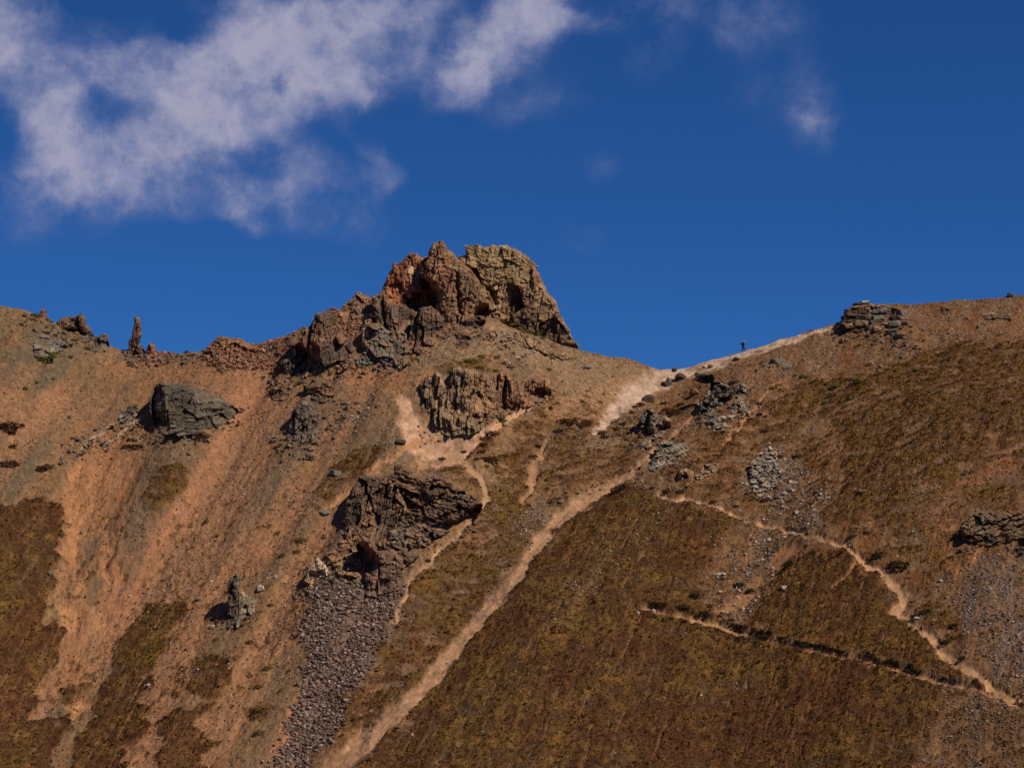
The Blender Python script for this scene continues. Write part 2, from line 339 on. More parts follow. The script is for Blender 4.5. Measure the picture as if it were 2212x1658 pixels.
paint(np.clip(.02 + 1.6 * ribs, 0, .58) * leftm, lin(162, 112, 76)); paint(np.clip(-.15 - 1.7 * ribs, 0, .55) * leftm, lin(108, 86, 64))
# bright crest of the peak slope, saddle
paint(polymask(QX, QY, [(1060, 700), (1250, 755), (1400, 795), (1430, 800), (1330, 880), (1220, 870), (1200, 800), (1100, 760), (960, 790), (930, 720)], 14) * .85, lin(140, 110, 80))
paint(polymask(QX, QY, [(1170, 870), (1330, 820), (1450, 795), (1280, 930), (1180, 900)], 12) * .6, lin(160, 116, 80))
# vegetation
GRASS = [
    (fr('A', [(-2600, 215), (50, 160), (90, 100), (240, 95), (300, 140), (380, 160), (350, 260), (330, 420), (300, 540), (340, 590), (260, 690), (270, 760), (220, 830), (300, 825), (380, 850), (360, 930), (330, 1060), (270, 1130), (250, 1160), (210, 1230), (200, 1330), (160, 1400), (250, 1380), (400, 1360), (410, 1400), (330, 1540), (290, 1600), (280, 1800), (-2600, 1800)]), 1.0),
    (fr('A', [(800, 100), (860, 10), (900, -60), (960, -110), (1080, -100), (1090, 20), (1060, 70), (1000, 130), (900, 180), (820, 170)]), .9),
    (fr('A', [(840, 720), (930, 705), (1040, 715), (1100, 740), (1060, 790), (990, 840), (960, 920), (970, 980), (900, 1060), (870, 1100), (800, 1130), (860, 1150), (860, 1200), (800, 1240), (770, 1290), (860, 1310), (830, 1370), (890, 1410), (850, 1480), (760, 1500), (770, 1520), (690, 1550), (740, 1580), (700, 1800), (380, 1800), (420, 1540), (500, 1440), (530, 1370), (520, 1310), (600, 1180), (640, 1090), (650, 1000), (690, 920), (760, 850)]), 1.0),
    (fr('A', [(330, 1210), (430, 1180), (520, 1165), (540, 1190), (470, 1230), (400, 1300), (360, 1280), (345, 1230)]), 1.0),
    (fr('A', [(1130, 1060), (1200, 1010), (1340, 1030), (1350, 1170), (1230, 1250), (1090, 1230), (1070, 1180), (1130, 1110)]), .95),
    (fr('A', [(930, 1400), (1030, 1320), (1130, 1290), (1250, 1270), (1150, 1350), (1130, 1420), (1180, 1480), (1300, 1510), (1200, 1580), (1130, 1800), (930, 1800), (920, 1600), (960, 1520), (920, 1470)]), .95),
    (fr('A', [(1390, 1300), (1476, 1280), (1560, 1300), (1500, 1390), (1430, 1370)]), .9), (fr('A', [(990, 1210), (1040, 1205), (1050, 1250), (1000, 1250)]), 1), (fr('A', [(780, 1520), (830, 1505), (840, 1545), (790, 1550)]), .8),
    (fr('B', [(730, 380), (800, 300), (870, 200), (950, 160), (1040, 70), (1290, 60), (1250, 120), (1180, 200), (1120, 260), (1020, 330), (930, 390), (880, 440), (800, 460), (740, 430)]), .9),
    ([(1150, 890), (1178, 870), (1190, 930), (1160, 1000), (1140, 1060), (1150, 1110), (1180, 1135), (1150, 1170), (1120, 1210), (1080, 1250), (1060, 1290), (1040, 1325), (1005, 1360), (975, 1400), (945, 1440), (900, 1480), (860, 1520), (800, 1560), (740, 1610), (690, 1640), (660, 1700), (640, 1650), (700, 1590), (740, 1560), (755, 1500), (795, 1450), (832, 1400), (852, 1340), (870, 1275), (890, 1260), (950, 1200), (1000, 1150), (1040, 1100), (1062, 1060), (1080, 1000), (1110, 940)], .85),
    ([(1035, 940), (1065, 925), (1078, 950), (1050, 985), (1020, 990)], .9), (fr('B', [(1650, 180), (1760, 190), (1880, 260), (1980, 340), (1990, 430), (1900, 380), (1800, 290), (1700, 260), (1560, 230)]), .8),
    ([(1191, 907), (1240, 902), (1290, 910), (1286, 928), (1262, 950), (1270, 985), (1300, 975), (1340, 960), (1375, 975), (1370, 1000), (1340, 1032), (1290, 1042), (1240, 1062), (1220, 1100), (1180, 1100), (1172, 1060), (1180, 1000)], .8),
    ([(1310, 1050), (1345, 1040), (1400, 1062), (1440, 1075), (1480, 1082), (1535, 1103), (1588, 1122), (1580, 1140), (1560, 1160), (1540, 1200), (1515, 1230), (1500, 1260), (1480, 1285), (1510, 1305), (1545, 1322), (1600, 1350), (1660, 1388), (1720, 1402), (1850, 1424), (1950, 1454), (2045, 1482), (2030, 1530), (2010, 1580), (1985, 1630), (1970, 1800), (760, 1800), (800, 1605), (872, 1563), (892, 1512), (945, 1490), (985, 1432), (995, 1390), (1035, 1352), (1065, 1310), (1095, 1275), (1122, 1245), (1152, 1185), (1200, 1135), (1250, 1085)], 1.0),
    ([(1645, 1372), (1622, 1350), (1660, 1290), (1690, 1235), (1750, 1196), (1820, 1188), (1846, 1204), (1864, 1230), (1900, 1255), (1935, 1290), (1930, 1320), (1955, 1345), (2000, 1395), (2040, 1432), (2075, 1470), (2020, 1460), (1900, 1420), (1800, 1396), (1700, 1382)], 1.0),
    ([(1420, 1290), (1480, 1240), (1540, 1290), (1600, 1330), (1580, 1345), (1500, 1322), (1440, 1310)], .9),
    ([(1600, 930), (1680, 860), (1760, 825), (1900, 800), (2000, 760), (2100, 740), (3300, 730), (3300, 950), (2180, 1000), (2100, 1040), (2050, 1065), (2000, 1025), (1960, 1070), (1920, 1120), (1860, 1160), (1780, 1130), (1800, 1090), (1830, 1030), (1808, 990), (1828, 930), (1800, 900), (1760, 900), (1700, 960), (1640, 980)], .78),
    ([(1430, 1010), (1500, 980), (1560, 930), (1640, 950), (1620, 1030), (1600, 1090), (1530, 1080), (1460, 1060)], .55),
    ([(1330, 890), (1400, 870), (1480, 880), (1440, 930), (1400, 980), (1330, 950), (1290, 945)], .45),
    ([(1060, 780), (960, 785), (940, 810), (1000, 830), (1080, 810)], .3),
    ([(1590, 1125), (1660, 1145), (1760, 1160), (1700, 1220), (1660, 1290), (1610, 1345), (1540, 1310), (1500, 1290), (1540, 1200)], .42), ([(1620, 960), (1820, 940), (1800, 1130), (1700, 1130), (1600, 1090)], .4), ([(2000, 1060), (3300, 980), (3300, 1160), (2100, 1190), (2040, 1290), (1940, 1200), (1900, 1140)], .4), ([(2060, 1300), (2140, 1200), (3300, 1170), (3300, 1560), (2120, 1470)], .22), ([(1990, 1600), (2060, 1490), (3300, 1560), (3300, 1760), (1980, 1760)], .4), ([(1180, 840), (1300, 900), (1260, 1000), (1150, 1100), (1120, 1000)], .3),
    (fr('G', [(1230, 330), (1400, 250), (1700, 240), (1760, 420), (1680, 660), (1500, 560), (1400, 440)]), .7),
    (fr('F', [(880, 980), (960, 950), (1130, 950), (1100, 990), (940, 1040), (880, 1040)]), .8),
    (fr('H', [(830, 430), (900, 370), (1040, 370), (1000, 420), (880, 440)]), 1), (fr('G', [(1740, 1600), (1850, 1560), (1990, 1600), (2020, 1700), (1750, 1700)]), .9)]
for poly, a in GRASS:
    crisp = a >= .9 and poly[0][0] < 760
    m = polymask(QX + (0 if crisp else 20) * n_mid, QY + (0 if crisp else 20) * contour, poly, 3.5 if crisp else 12); dens = np.clip(a + (a < .95) * (n_big * .6 + n_mid * .7 + 1.3 * contour) + (a >= .95) * np.minimum(.9 * contour + .5 * n_mid + .25, 0) + np.minimum(0, 2.2 * streak2 + .52) * .8, 0, 1) * m
    veg = np.maximum(veg, dens)
# scattered small dark cushions everywhere on the dirt
sc_ = sstep(.30, .42, fbm(vx / .9, vy / .9, 2, 55) + .18 * n_big) * polymask(QX, QY, [(-100, 1100), (900, 1050), (1250, 850), (3300, 760), (3300, 1800), (-100, 1800)], 30)
veg = np.maximum(veg, sc_ * .55)
PATHS = [
    ([(1512, 868), (1490, 905), (1440, 952), (1400, 990), (1360, 1030), (1300, 1060), (1250, 1088), (1210, 1122), (1165, 1172), (1132, 1230), (1090, 1280), (1040, 1332), (1000, 1385), (950, 1442), (920, 1482), (860, 1532), (800, 1590), (745, 1640), (690, 1700)], [12, 10, 12, 16, 26, 38, 44, 36, 34, 28, 30, 34, 34, 44, 40, 44, 56, 64, 80], lin(174, 130, 96)),
    ([(1810, 702), (1700, 733), (1600, 762), (1520, 784), (1460, 800), (1400, 830), (1350, 870), (1310, 905), (1282, 938)], [10, 18, 30, 44, 50, 58, 54, 30, 6], lin(188, 156, 130)),
    ([(872, 862), (885, 905), (912, 942), (942, 972), (985, 968), (1030, 945), (1080, 915), (1140, 880)], [22, 58, 82, 88, 66, 32, 18, 10], lin(200, 154, 120)),
    ([(960, 985), (1005, 992), (1040, 1030), (1052, 1080), (1022, 1112), (985, 1155), (935, 1205), (895, 1245), (872, 1300), (850, 1340)], [30, 20, 16, 12, 10, 12, 14, 12, 12, 10], lin(176, 134, 98)),
    ([(905, 950), (860, 975), (805, 1020), (760, 1060), (700, 1100)], [20, 14, 14, 12, 14], lin(172, 124, 84)),
    ([(1398, 1053), (1418, 1060), (1456, 1073), (1518, 1080), (1556, 1095), (1593, 1115), (1631, 1130), (1656, 1137)] + fr('F', [(100, 750), (300, 800), (500, 850), (660, 910), (760, 970), (830, 1040), (920, 1110), (1030, 1180), (1100, 1260), (1160, 1330), (1170, 1400), (1090, 1480), (1180, 1545), (1250, 1600)]) + fr('G', [(1250, 420), (1400, 520), (1500, 640), (1620, 740), (1780, 830), (1900, 920), (2050, 1050), (3300, 1160)]), [7, 9, 9, 9, 9, 10, 10, 11, 14, 15, 14, 14, 14, 18, 20, 22, 24, 26, 26, 22, 18, 16, 18, 20, 24, 24, 18, 12, 12], lin(190, 144, 102)),
    (fr('E', [(1090, 300), (1180, 290), (1250, 305), (1400, 335), (1500, 355), (1600, 380), (1800, 435), (1950, 490), (2080, 520)]) + fr('G', [(0, 560), (200, 600), (450, 650), (650, 695), (850, 715), (1000, 780), (1180, 820), (1350, 880), (1550, 930), (1750, 960), (1900, 1000), (2212, 1130)]), [8, 16, 11, 10, 11, 15, 18, 17, 13, 5, 6, 7, 11, 9, 9, 11, 11, 12, 11, 10, 10, 7], lin(182, 134, 92)),
    ([(1188, 945), (1160, 1000), (1145, 1050), (1132, 1085)], [12, 18, 20, 14], lin(168, 122, 84)),
    ([(1694, 815), (1640, 870), (1600, 905)], [5, 6, 4], lin(174, 124, 82)), ([(1620, 885), (1590, 930), (1560, 960)], [6, 8, 5], lin(174, 124, 82)),
    ([(1560, 1340), (1545, 1320), (1600, 1300), (1660, 1240), (1700, 1190), (1750, 1165)], [8, 10, 20, 30, 30, 12], lin(150, 104, 68)),
    ([(1800, 1270), (1825, 1240), (1850, 1212)], [4, 8, 10], lin(160, 110, 72)),
    ([(1140, 880), (1105, 905), (1070, 925)], [6, 8, 8], lin(190, 140, 96))]
for pts, wd, c in PATHS:
    wd = [w_ * (.68 if wd[0] == 12 and len(wd) == 19 else .8) + 1.5 for w_ in wd]
    m = strokemask(QX * .6 + PX * .4, QY * .6 + PY * .4, pts, wd, .5); m = np.clip(m * (1 + .65 * n_mid) + .2 * n_mid * (m > .04), 0, 1)
    paint(m * np.clip(.92 + .35 * n_mid, 0, 1), c[None] * (1 + .28 * n_mid + .18 * n_fin)[:, None]); pathm = np.maximum(pathm, m)
veg *= (1 - sstep(.1, .6, pathm))
# stone fields
SCREE = [
    ([(690, 1262), (760, 1268), (870, 1270), (862, 1310), (845, 1345), (830, 1385), (795, 1440), (755, 1495), (740, 1545), (700, 1600), (650, 1680), (560, 1680), (610, 1600), (642, 1540), (662, 1450), (657, 1380), (667, 1310)], 1.0, PURP),
    ([(3300, 1170), (2130, 1205), (2095, 1250), (2062, 1330), (2105, 1400), (2165, 1480), (3300, 1520)], .95, lin(124, 104, 88)),
    ([(2030, 1490), (2100, 1480), (2170, 1520), (3300, 1570), (3300, 1800), (2030, 1800), (2060, 1640), (2040, 1580)], .85, lin(108, 80, 58)),
    ([(1960, 1640), (1990, 1590), (2040, 1560), (2060, 1660), (1960, 1700)], .5, lin(118, 92, 74)),
    ([(1620, 1000), (1690, 965), (1720, 1000), (1790, 1060), (1770, 1130), (1680, 1120), (1640, 1060), (1600, 1060)], .7, lin(134, 112, 96)),
    ([(1660, 1140), (1740, 1150), (1700, 1200), (1640, 1290), (1600, 1340), (1550, 1330), (1530, 1260), (1560, 1180), (1600, 1140)], .6, lin(134, 104, 80)),
    ([(1380, 1150), (1480, 1080), (1430, 1110), (1360, 1190), (1220, 1340), (1200, 1330), (1320, 1200)], .4, lin(120, 88, 62)),
    ([(1130, 1125), (1180, 1090), (1190, 1130), (1150, 1170)], .7, lin(126, 100, 84)),
    ([(735, 885), (800, 850), (830, 880), (790, 920), (740, 920)], .5, lin(134, 104, 80)),
    ([(430, 770), (470, 735), (540, 745), (560, 780), (480, 800)], .7, lin(150, 118, 92)),
    ([(553, 750), (632, 722), (650, 780), (600, 800), (555, 800)], .7, lin(140, 88, 62)),
    ([(660, 700), (720, 660), (810, 640), (815, 700), (770, 740), (760, 800), (720, 800), (700, 740)], .55, lin(150, 88, 48)),
    ([(1060, 690), (1180, 745), (1230, 790), (1180, 790), (1090, 750)], .4, lin(140, 112, 84)),
    ([(640, 1290), (660, 1230), (720, 1250), (690, 1290)], .6, PURP), ([(2000, 1100), (2060, 1060), (2120, 1060), (2060, 1160), (2030, 1200)], .5, lin(128, 88, 64)),
    ([(280, 745), (330, 750), (380, 780), (300, 790)], .8, lin(120, 92, 74)), ([(1350, 880), (1420, 880), (1400, 1010), (1490, 1000), (1430, 1030), (1340, 960)], .35, lin(140, 110, 86))]
for poly, a, c in SCREE:
    m = polymask(QX + 26 * n_mid, QY + 26 * n_big, poly, 24 if poly is not SCREE[0][0] else 14) * a
    if poly is not SCREE[0][0]: m = m * np.clip(.6 + 1.6 * n_mid + 1.2 * streak, .08, 1.0)
    m = m * (1 - .9 * pathm); paint(m * .8, c); scree = np.maximum(scree, m); veg *= (1 - .75 * m)
# greens and colour of the turf itself
tq = np.clip(.5 + 1.2 * n_big + 1.1 * n_mid, 0, 1)[:, None]; tcol = lin(98, 70, 32)[None] * tq + lin(86, 52, 28)[None] * (1 - tq)
tcol = tcol * (1 + .7 * n_mid[:, None] + .8 * contour[:, None])
col[:] = col * (1 - veg[:, None] * .92) + np.clip(tcol, 0.004, 1) * veg[:, None] * .92
# grain of gravel
g = 1 + n_fin * (.62 - .25 * veg - .34 * pathm - .22 * CH)
col *= np.clip(g, .45, 1.8)[:, None]; col *= 0.92
col = np.clip(col, .004, .8)
# true relief of turf, paths and rubble
rub = np.clip(scree * .8, 0, 1)
gl = (1 - pathm) * (1 - veg)
dz = .26 * veg + .34 * veg * np.maximum(fbm(vx / .75, vy / .75, 3, 41, .6), -.5) - .34 * pathm - .45 * chan + (.08 + .10 * gl) * (vnoise(vx / .30, vy / .34, 43)) + .16 * gl * vnoise(vx / .8, vy / .9, 44)
fh, _, _ = facet(vx / .55, vy / .6, 500); dz = dz + rub * .22 * fh
# cut bank above the lower path
bank = strokemask(PX, PY + 9, PATHS[6][0], 12, .6); dz = dz + .35 * bank * veg
edgefade = sstep(FX1, FX1 - 6, np.abs(vx))
GZ[sel] = vz + dz * edgefade
zone = dict(px=PX, py=PY, veg=veg, path=pathm, scree=scree, nb=n_big, nm=n_mid)

# ------------------------------------------------------------------ materials
def pbsdf(name, rough=.95, spec=.15):
    m = bpy.data.materials.new(name); m.use_nodes = True; b = m.node_tree.nodes['Principled BSDF']
    b.inputs['Roughness'].default_value = rough; b.inputs['Specular IOR Level'].default_value = spec
    return m, b, NB(m.node_tree)
def mat_attr(name, s1, a1, s2, a2, bump=0, bscale=3.0, hue=0.0):
    """the colour stored on the surface, broken up by two scales of grain"""
    m, b, N = pbsdf(name)
    at = N('ShaderNodeVertexColor', layer_name='Col')
    co = N('ShaderNodeTexCoord').outputs['Object']
    n1 = N('ShaderNodeTexNoise', {'Vector': co, 'Scale': s1, 'Detail': 5.0, 'Roughness': .65}); n2 = N('ShaderNodeTexNoise', {'Vector': co, 'Scale': s2, 'Detail': 3.0, 'Roughness': .7})
    f = N.m('ADD', N.m('MULTIPLY_ADD', n1.outputs['Fac'], 2 * a1, 1 - a1), N.m('MULTIPLY_ADD', n2.outputs['Fac'], 2 * a2, -a2))
    cb = N('ShaderNodeCombineXYZ', {0: f, 1: f, 2: f}).outputs[0]
    c = N.mix(1.0, at.outputs['Color'], cb, 'MULTIPLY')
    if hue:
        n3 = N('ShaderNodeTexNoise', {'Vector': co, 'Scale': s1 * .37, 'Detail': 4.0, 'Roughness': .6})
        k = N('ShaderNodeMapRange', {'Value': n3.outputs['Fac'], 'From Min': .35, 'From Max': .68, 'To Min': 0, 'To Max': hue}).outputs[0]
        c = N.mix(k, c, N.mix(1.0, c, (1.28, .92, .68, 1), 'MULTIPLY'))
    m.node_tree.links.new(c, b.inputs['Base Color'])
    if bump:
        bp = N('ShaderNodeBump', {'Height': n1.outputs['Fac'], 'Strength': bump, 'Distance': .12})
        m.node_tree.links.new(bp.outputs[0], b.inputs['Normal'])
    return m
def mat_plain(name, c, var=.15, scale=8.0, rough=.9):
    m, b, N = pbsdf(name, rough, .25)
    co = N('ShaderNodeTexCoord').outputs['Object']
    n1 = N('ShaderNodeTexNoise', {'Vector': co, 'Scale': scale, 'Detail': 3.0})
    a = [x * (1 - var) for x in c] + [1]; z = [min(1, x * (1 + var)) for x in c] + [1]
    m.node_tree.links.new(N.mix(n1.outputs['Fac'], a, z), b.inputs['Base Color'])
    return m
M_GROUND = mat_attr('hillside_earth', .9, .28, 4.5, .22, bump=.5)
M_ROCK = mat_attr('weathered_rock', 1.3, .42, 4.2, .42, bump=.9, hue=.28)
M_STONE = mat_attr('loose_stone', 1.7, .2, 9.0, .2, bump=.3)
M_LEAF = mat_attr('dry_leaves', 1.2, .25, 8.0, .2)

# ------------------------------------------------------------------ object helpers
def tag(o, label=None, cat=None, group=None, kind=None):
    if label: o['label'] = label
    if cat: o['category'] = cat
    if group: o['group'] = group
    if kind: o['kind'] = kind
    return o
def np_mesh(name, verts, faces, cols=None, mat=None, smooth=False):
    me = bpy.data.meshes.new(name); verts = np.asarray(verts, np.float32); faces = np.asarray(faces, np.int32)
    nf, k = faces.shape
    me.vertices.add(len(verts)); me.vertices.foreach_set('co', verts.ravel())
    me.loops.add(nf * k); me.loops.foreach_set('vertex_index', faces.ravel())
    me.polygons.add(nf); me.polygons.foreach_set('loop_start', np.arange(0, nf * k, k, dtype=np.int32))
    me.polygons.foreach_set('loop_total', np.full(nf, k, np.int32))
    me.polygons.foreach_set('use_smooth', np.full(nf, smooth))
    me.update(calc_edges=True)
    if cols is not None:
        ca = me.color_attributes.new('Col', 'FLOAT_COLOR', 'POINT')
        ca.data.foreach_set('color', np.concatenate([np.asarray(cols, np.float32), np.ones((len(verts), 1), np.float32)], 1).ravel())
    if mat: me.materials.append(mat)
    return me
def link(name, me, parent=None):
    o = bpy.data.objects.new(name, me); scene.collection.objects.link(o)
    if parent is not None: o.parent = parent
    return o
def empty(name, loc):
    o = bpy.data.objects.new(name, None); o.empty_display_size = .5; scene.collection.objects.link(o); o.location = loc; return o

# the hillside and everything around it, one sheet
ny, nx = GX.shape
allc = np.empty((ny * nx, 3), np.float32); allc[:] = lin(116, 80, 48)
big = fbm(GX.ravel() / 30, GY.ravel() / 30, 4, 61); allc = allc * (1 - np.clip(big + .5, 0, 1)[:, None] * .7) + OLIVE * np.clip(big + .5, 0, 1)[:, None] * .7
flat = np.ravel_multi_index(sel, GX.shape); allc[flat] = col
jj, ii = np.meshgrid(np.arange(ny - 1), np.arange(nx - 1), indexing='ij'); a = (jj * nx + ii).ravel()
ter = np_mesh('hillside', np.stack([GX.ravel(), GY.ravel(), GZ.ravel()], 1), np.stack([a, a + 1, a + nx + 1, a + nx], 1), allc, M_GROUND)
tag(link('hillside', ter), kind='structure')

# ------------------------------------------------------------------ rock outcrops
def rock(name, outline, base, lean=.35, T=1.6, rnd=1.4, back=2.0, cols=None, accents=(), facets=((2.4, 3.2, 0, .9), (.9, 1.3, 0, .4), (.38, .5, 0, .18)),
         creases=(), dents=(), turn=False, rough=.28, res=.12, seed=1, dy=0.0, shift=.95, parent=None, mat=None):
    """a solid crag: its face stands on a leaning plane through `base`, swells T metres out of it, is broken into blocks and joints, and closes behind"""
    b = hit([base[0]], [base[1]])[0]; k = lean / SLOPE
    b = b + np.array([0, dy + shift * T, 0])
    o2 = np.array(outline, float); d = ray(o2[:, 0], o2[:, 1])
    # plane Y = b.y + k (Z - b.z)
    s = (b[1] - k * b[2]) / (d[:, 1] - k * d[:, 2]); P3 = d * s[:, None]
    nrm = math.hypot(1, k); U = P3[:, 0]; Wc = (P3[:, 2] - b[2]) * nrm
    poly = np.stack([U, Wc], 1); nP = len(poly); ar = 0.5 * np.sum(U * np.roll(Wc, -1) - np.roll(U, -1) * Wc)
    ed = np.roll(poly, -1, 0) - poly; L_e = np.maximum(np.hypot(ed[:, 0], ed[:, 1]), 1e-6); ow = -ed[:, 0] / L_e * np.sign(ar)
    low = ow < -.5; drop = np.zeros(nP); drop[low] = .45; drop[(np.where(low)[0] + 1) % nP] = .45
    poly = poly - np.stack([np.zeros(nP), drop], 1); Wc = poly[:, 1]
    sides = [(poly[i], poly[(i + 1) % nP]) for i in range(nP) if not low[i]]
    u0, u1, w0, w1 = U.min() - .5, U.max() + .5, Wc.min() - .5, Wc.max() + .5
    u = np.arange(u0, u1, res); w = np.arange(w0, w1, res); UU, WW = np.meshgrid(u, w)
    us, ws = UU + rough * 1.6 * fbm(UU / 1.1, WW / 1.1, 4, seed + 3, .6), WW + rough * 1.6 * fbm(UU / 1.1, WW / 1.1, 4, seed + 8, .6)
    D = sdpoly(us, ws, poly)
    gy, gx = np.gradient(D, res); gl = np.maximum(np.hypot(gx, gy), .3); gx, gy = gx / gl, gy / gl
    ins = D > 0
    keep = ins.copy()
    for ay in (-1, 0, 1):
        for ax in (-1, 0, 1): keep |= np.roll(np.roll(ins, ay, 0), ax, 1)
    dd = np.maximum(D, 0); mv = np.where(D < 0, D, 0)
    UU2, WW2 = UU - gx * mv, WW - gy * mv
    ds = np.full(D.shape, 1e9)
    for pa, pb in sides:
        e_ = pb - pa; t_ = np.clip(((us - pa[0]) * e_[0] + (ws - pa[1]) * e_[1]) / max(e_ @ e_, 1e-9), 0, 1)
        ds = np.minimum(ds, np.hypot(us - pa[0] - e_[0] * t_, ws - pa[1] - e_[1] * t_))
    dd = np.where((D >= 0) | (ds > -D + res * 1.5), ds, 0)
    pr = np.sqrt(np.maximum(0, 1 - (1 - np.minimum(dd / rnd, 1)) ** 2.6))
    need = np.clip((ground_z(UU, b[1] + k * WW / nrm) - (b[2] + WW / nrm)) / .62, -4, 8)
    for _ in range(6):
        rs = ground_z(UU, b[1] + k * WW / nrm - need * .99) - (b[2] + WW / nrm - .1 * need); need = np.clip(need + rs / .62, -4, 9)
    db = np.full(D.shape, 1e9)
    for i in np.where(low)[0]:
        pa, pb = poly[i], poly[(i + 1) % nP]; e_ = pb - pa; t_ = np.clip(((us - pa[0]) * e_[0] + (ws - pa[1]) * e_[1]) / max(e_ @ e_, 1e-9), 0, 1)
        db = np.minimum(db, np.hypot(us - pa[0] - e_[0] * t_, ws - pa[1] - e_[1] * t_))
    up = sstep(.25, .5 + .9 * T, db)
    hF = np.maximum(T * pr, np.maximum(need, 0) * np.minimum(pr * 1.25, 1) + .45 * T * pr)
    hF = np.where(need < 3.5, hF * up + np.minimum(need + .12, hF) * (1 - up), hF)
    fade = np.minimum(dd / .45, 1)
    tone = np.zeros(D.shape)
    for n_, (su, sw, ang, amp) in enumerate(facets):
        ca, sa = math.cos(R(ang)), math.sin(R(ang))
        qx = (UU * ca + WW * sa) + .22 * su * fbm(UU / su * .8, WW / su * .8, 2, seed + 31 + n_); qy = -UU * sa + WW * ca
        fh, fid, edge = facet(qx / su, qy / sw, seed * 13 + n_ * 7) if n_ in (0, 2) else brick(qx / su, qy / sw, seed * 13 + n_ * 7)
        hF = hF + amp * fh * fade - (.10, .42, .25, .0)[min(n_, 3)] * amp * fade * sstep((.08, .12, .14, .14)[min(n_, 3)], 0, edge)
        tone = tone + fid * (.5, .55, .35, .2)[min(n_, 3)]
    hF = hF + .09 * fade * fbm(UU / .42, WW / .42, 3, seed + 55, .7)
    ppx, ppy = project(UU, b[1] + k * WW / nrm, b[2] + WW / nrm)
    for (x0, y0, x1, y1, sl) in creases:      # left of the directed line the face turns away
        ex, ey = x1 - x0, y1 - y0; L_ = math.hypot(ex, ey); sgn = ((ppx - x0) * ey - (ppy - y0) * ex) / L_
        t_ = ((ppx - x0) * ex + (ppy - y0) * ey) / L_; inl = sstep(-8, 3, t_) * sstep(L_ + 8, L_ - 3, t_)
        dl = np.maximum(-sgn, 0) * .0737
        hF = hF - sl * (1.15 * np.minimum(dl / .22, 1) * np.maximum(1 - dl / 2.4, 0) if not turn else np.minimum(dl, 3.5)) * inl * np.minimum(dd / .3, 1)
    for (pl, dep) in dents:
        hF = hF - dep * polymask(ppx + 6 * fbm(UU, WW, 3, seed + 77), ppy + 6 * fbm(UU, WW, 3, seed + 78), pl, 2.5) * np.minimum(dd / .2, 1)
    hB = back * pr + .3 * fade * fbm(UU / 1.3, WW / 1.3, 3, seed + 90)
    hF = np.maximum(hF, -hB * .8)
    c0, c1, c2 = cols
    q1 = fbm(UU / 2.2, WW / 3.2, 4, seed + 60); q2 = fbm(UU / .8, WW / .9, 3, seed + 61)
    m1 = np.clip(.5 + 1.1 * q1 + .8 * tone, 0, 1)[..., None]; m2 = np.clip(-.05 + 1.6 * q2 + .7 * q1, 0, 1)[..., None]
    cc = c0 * (1 - m1) + c1 * m1; cc = cc * (1 - m2 * .8) + c2 * m2 * .8
    for (pl, ac, am, sf) in accents:
        mk = polymask(ppx + 14 * q1, ppy + 14 * q2, pl, sf)[..., None] * am * np.clip(.75 + .9 * q2, .1, 1)[..., None]; cc = cc * (1 - mk) + ac * mk
    cc = cc * np.clip(1 + .7 * tone + .5 * fbm(UU / .3, WW / .3, 2, seed + 62), .4, 1.8)[..., None]
    n = -b / np.linalg.norm(b)
    def pos(h): return np.stack([UU2 + 0 * h, b[1] + k * WW2 / nrm + n[1] * h, b[2] + WW2 / nrm + n[2] * h], -1)
    idx = np.full(D.shape, -1); idx[keep] = np.arange(keep.sum()); nv = int(keep.sum())
    VF, VB = pos(hF)[keep], pos(-hB)[keep]
    q = keep[:-1, :-1] & keep[1:, :-1] & keep[:-1, 1:] & keep[1:, 1:] & (ins[:-1, :-1] | ins[1:, :-1] | ins[:-1, 1:] | ins[1:, 1:])
    f = np.stack([idx[:-1, :-1][q], idx[:-1, 1:][q], idx[1:, 1:][q], idx[1:, :-1][q]], 1)
    org = b.copy() if parent is None else np.zeros(3)
    V = np.concatenate([VF, VB]) - org; F = np.concatenate([f, f[:, ::-1] + nv])
    cs = np.clip(np.concatenate([cc[keep], cc[keep]]), .006, .7)
    me = np_mesh(name, V, F, cs, mat or M_ROCK); o = link(name, me, parent); o.location = org
    return o
# albedos of the rock
cTAN = lin(142, 114, 84); cOCH = lin(140, 116, 84); cBRN = lin(116, 86, 64); cDRK = lin(82, 68, 57); cRED = lin(134, 90, 66); cORG = lin(158, 100, 60); cGRY = lin(122, 112, 98); cLGT = lin(166, 148, 122); cPUR = lin(124, 92, 78); cOLV = lin(116, 101, 74)
FIN = ((1.7, 3.0, 0, 1.0), (.75, 1.3, 0, .5), (.34, .5, 0, .22))
FLAT = ((2.0, 1.2, 0, .8), (.9, .5, 0, .36), (.4, .26, 0, .15))

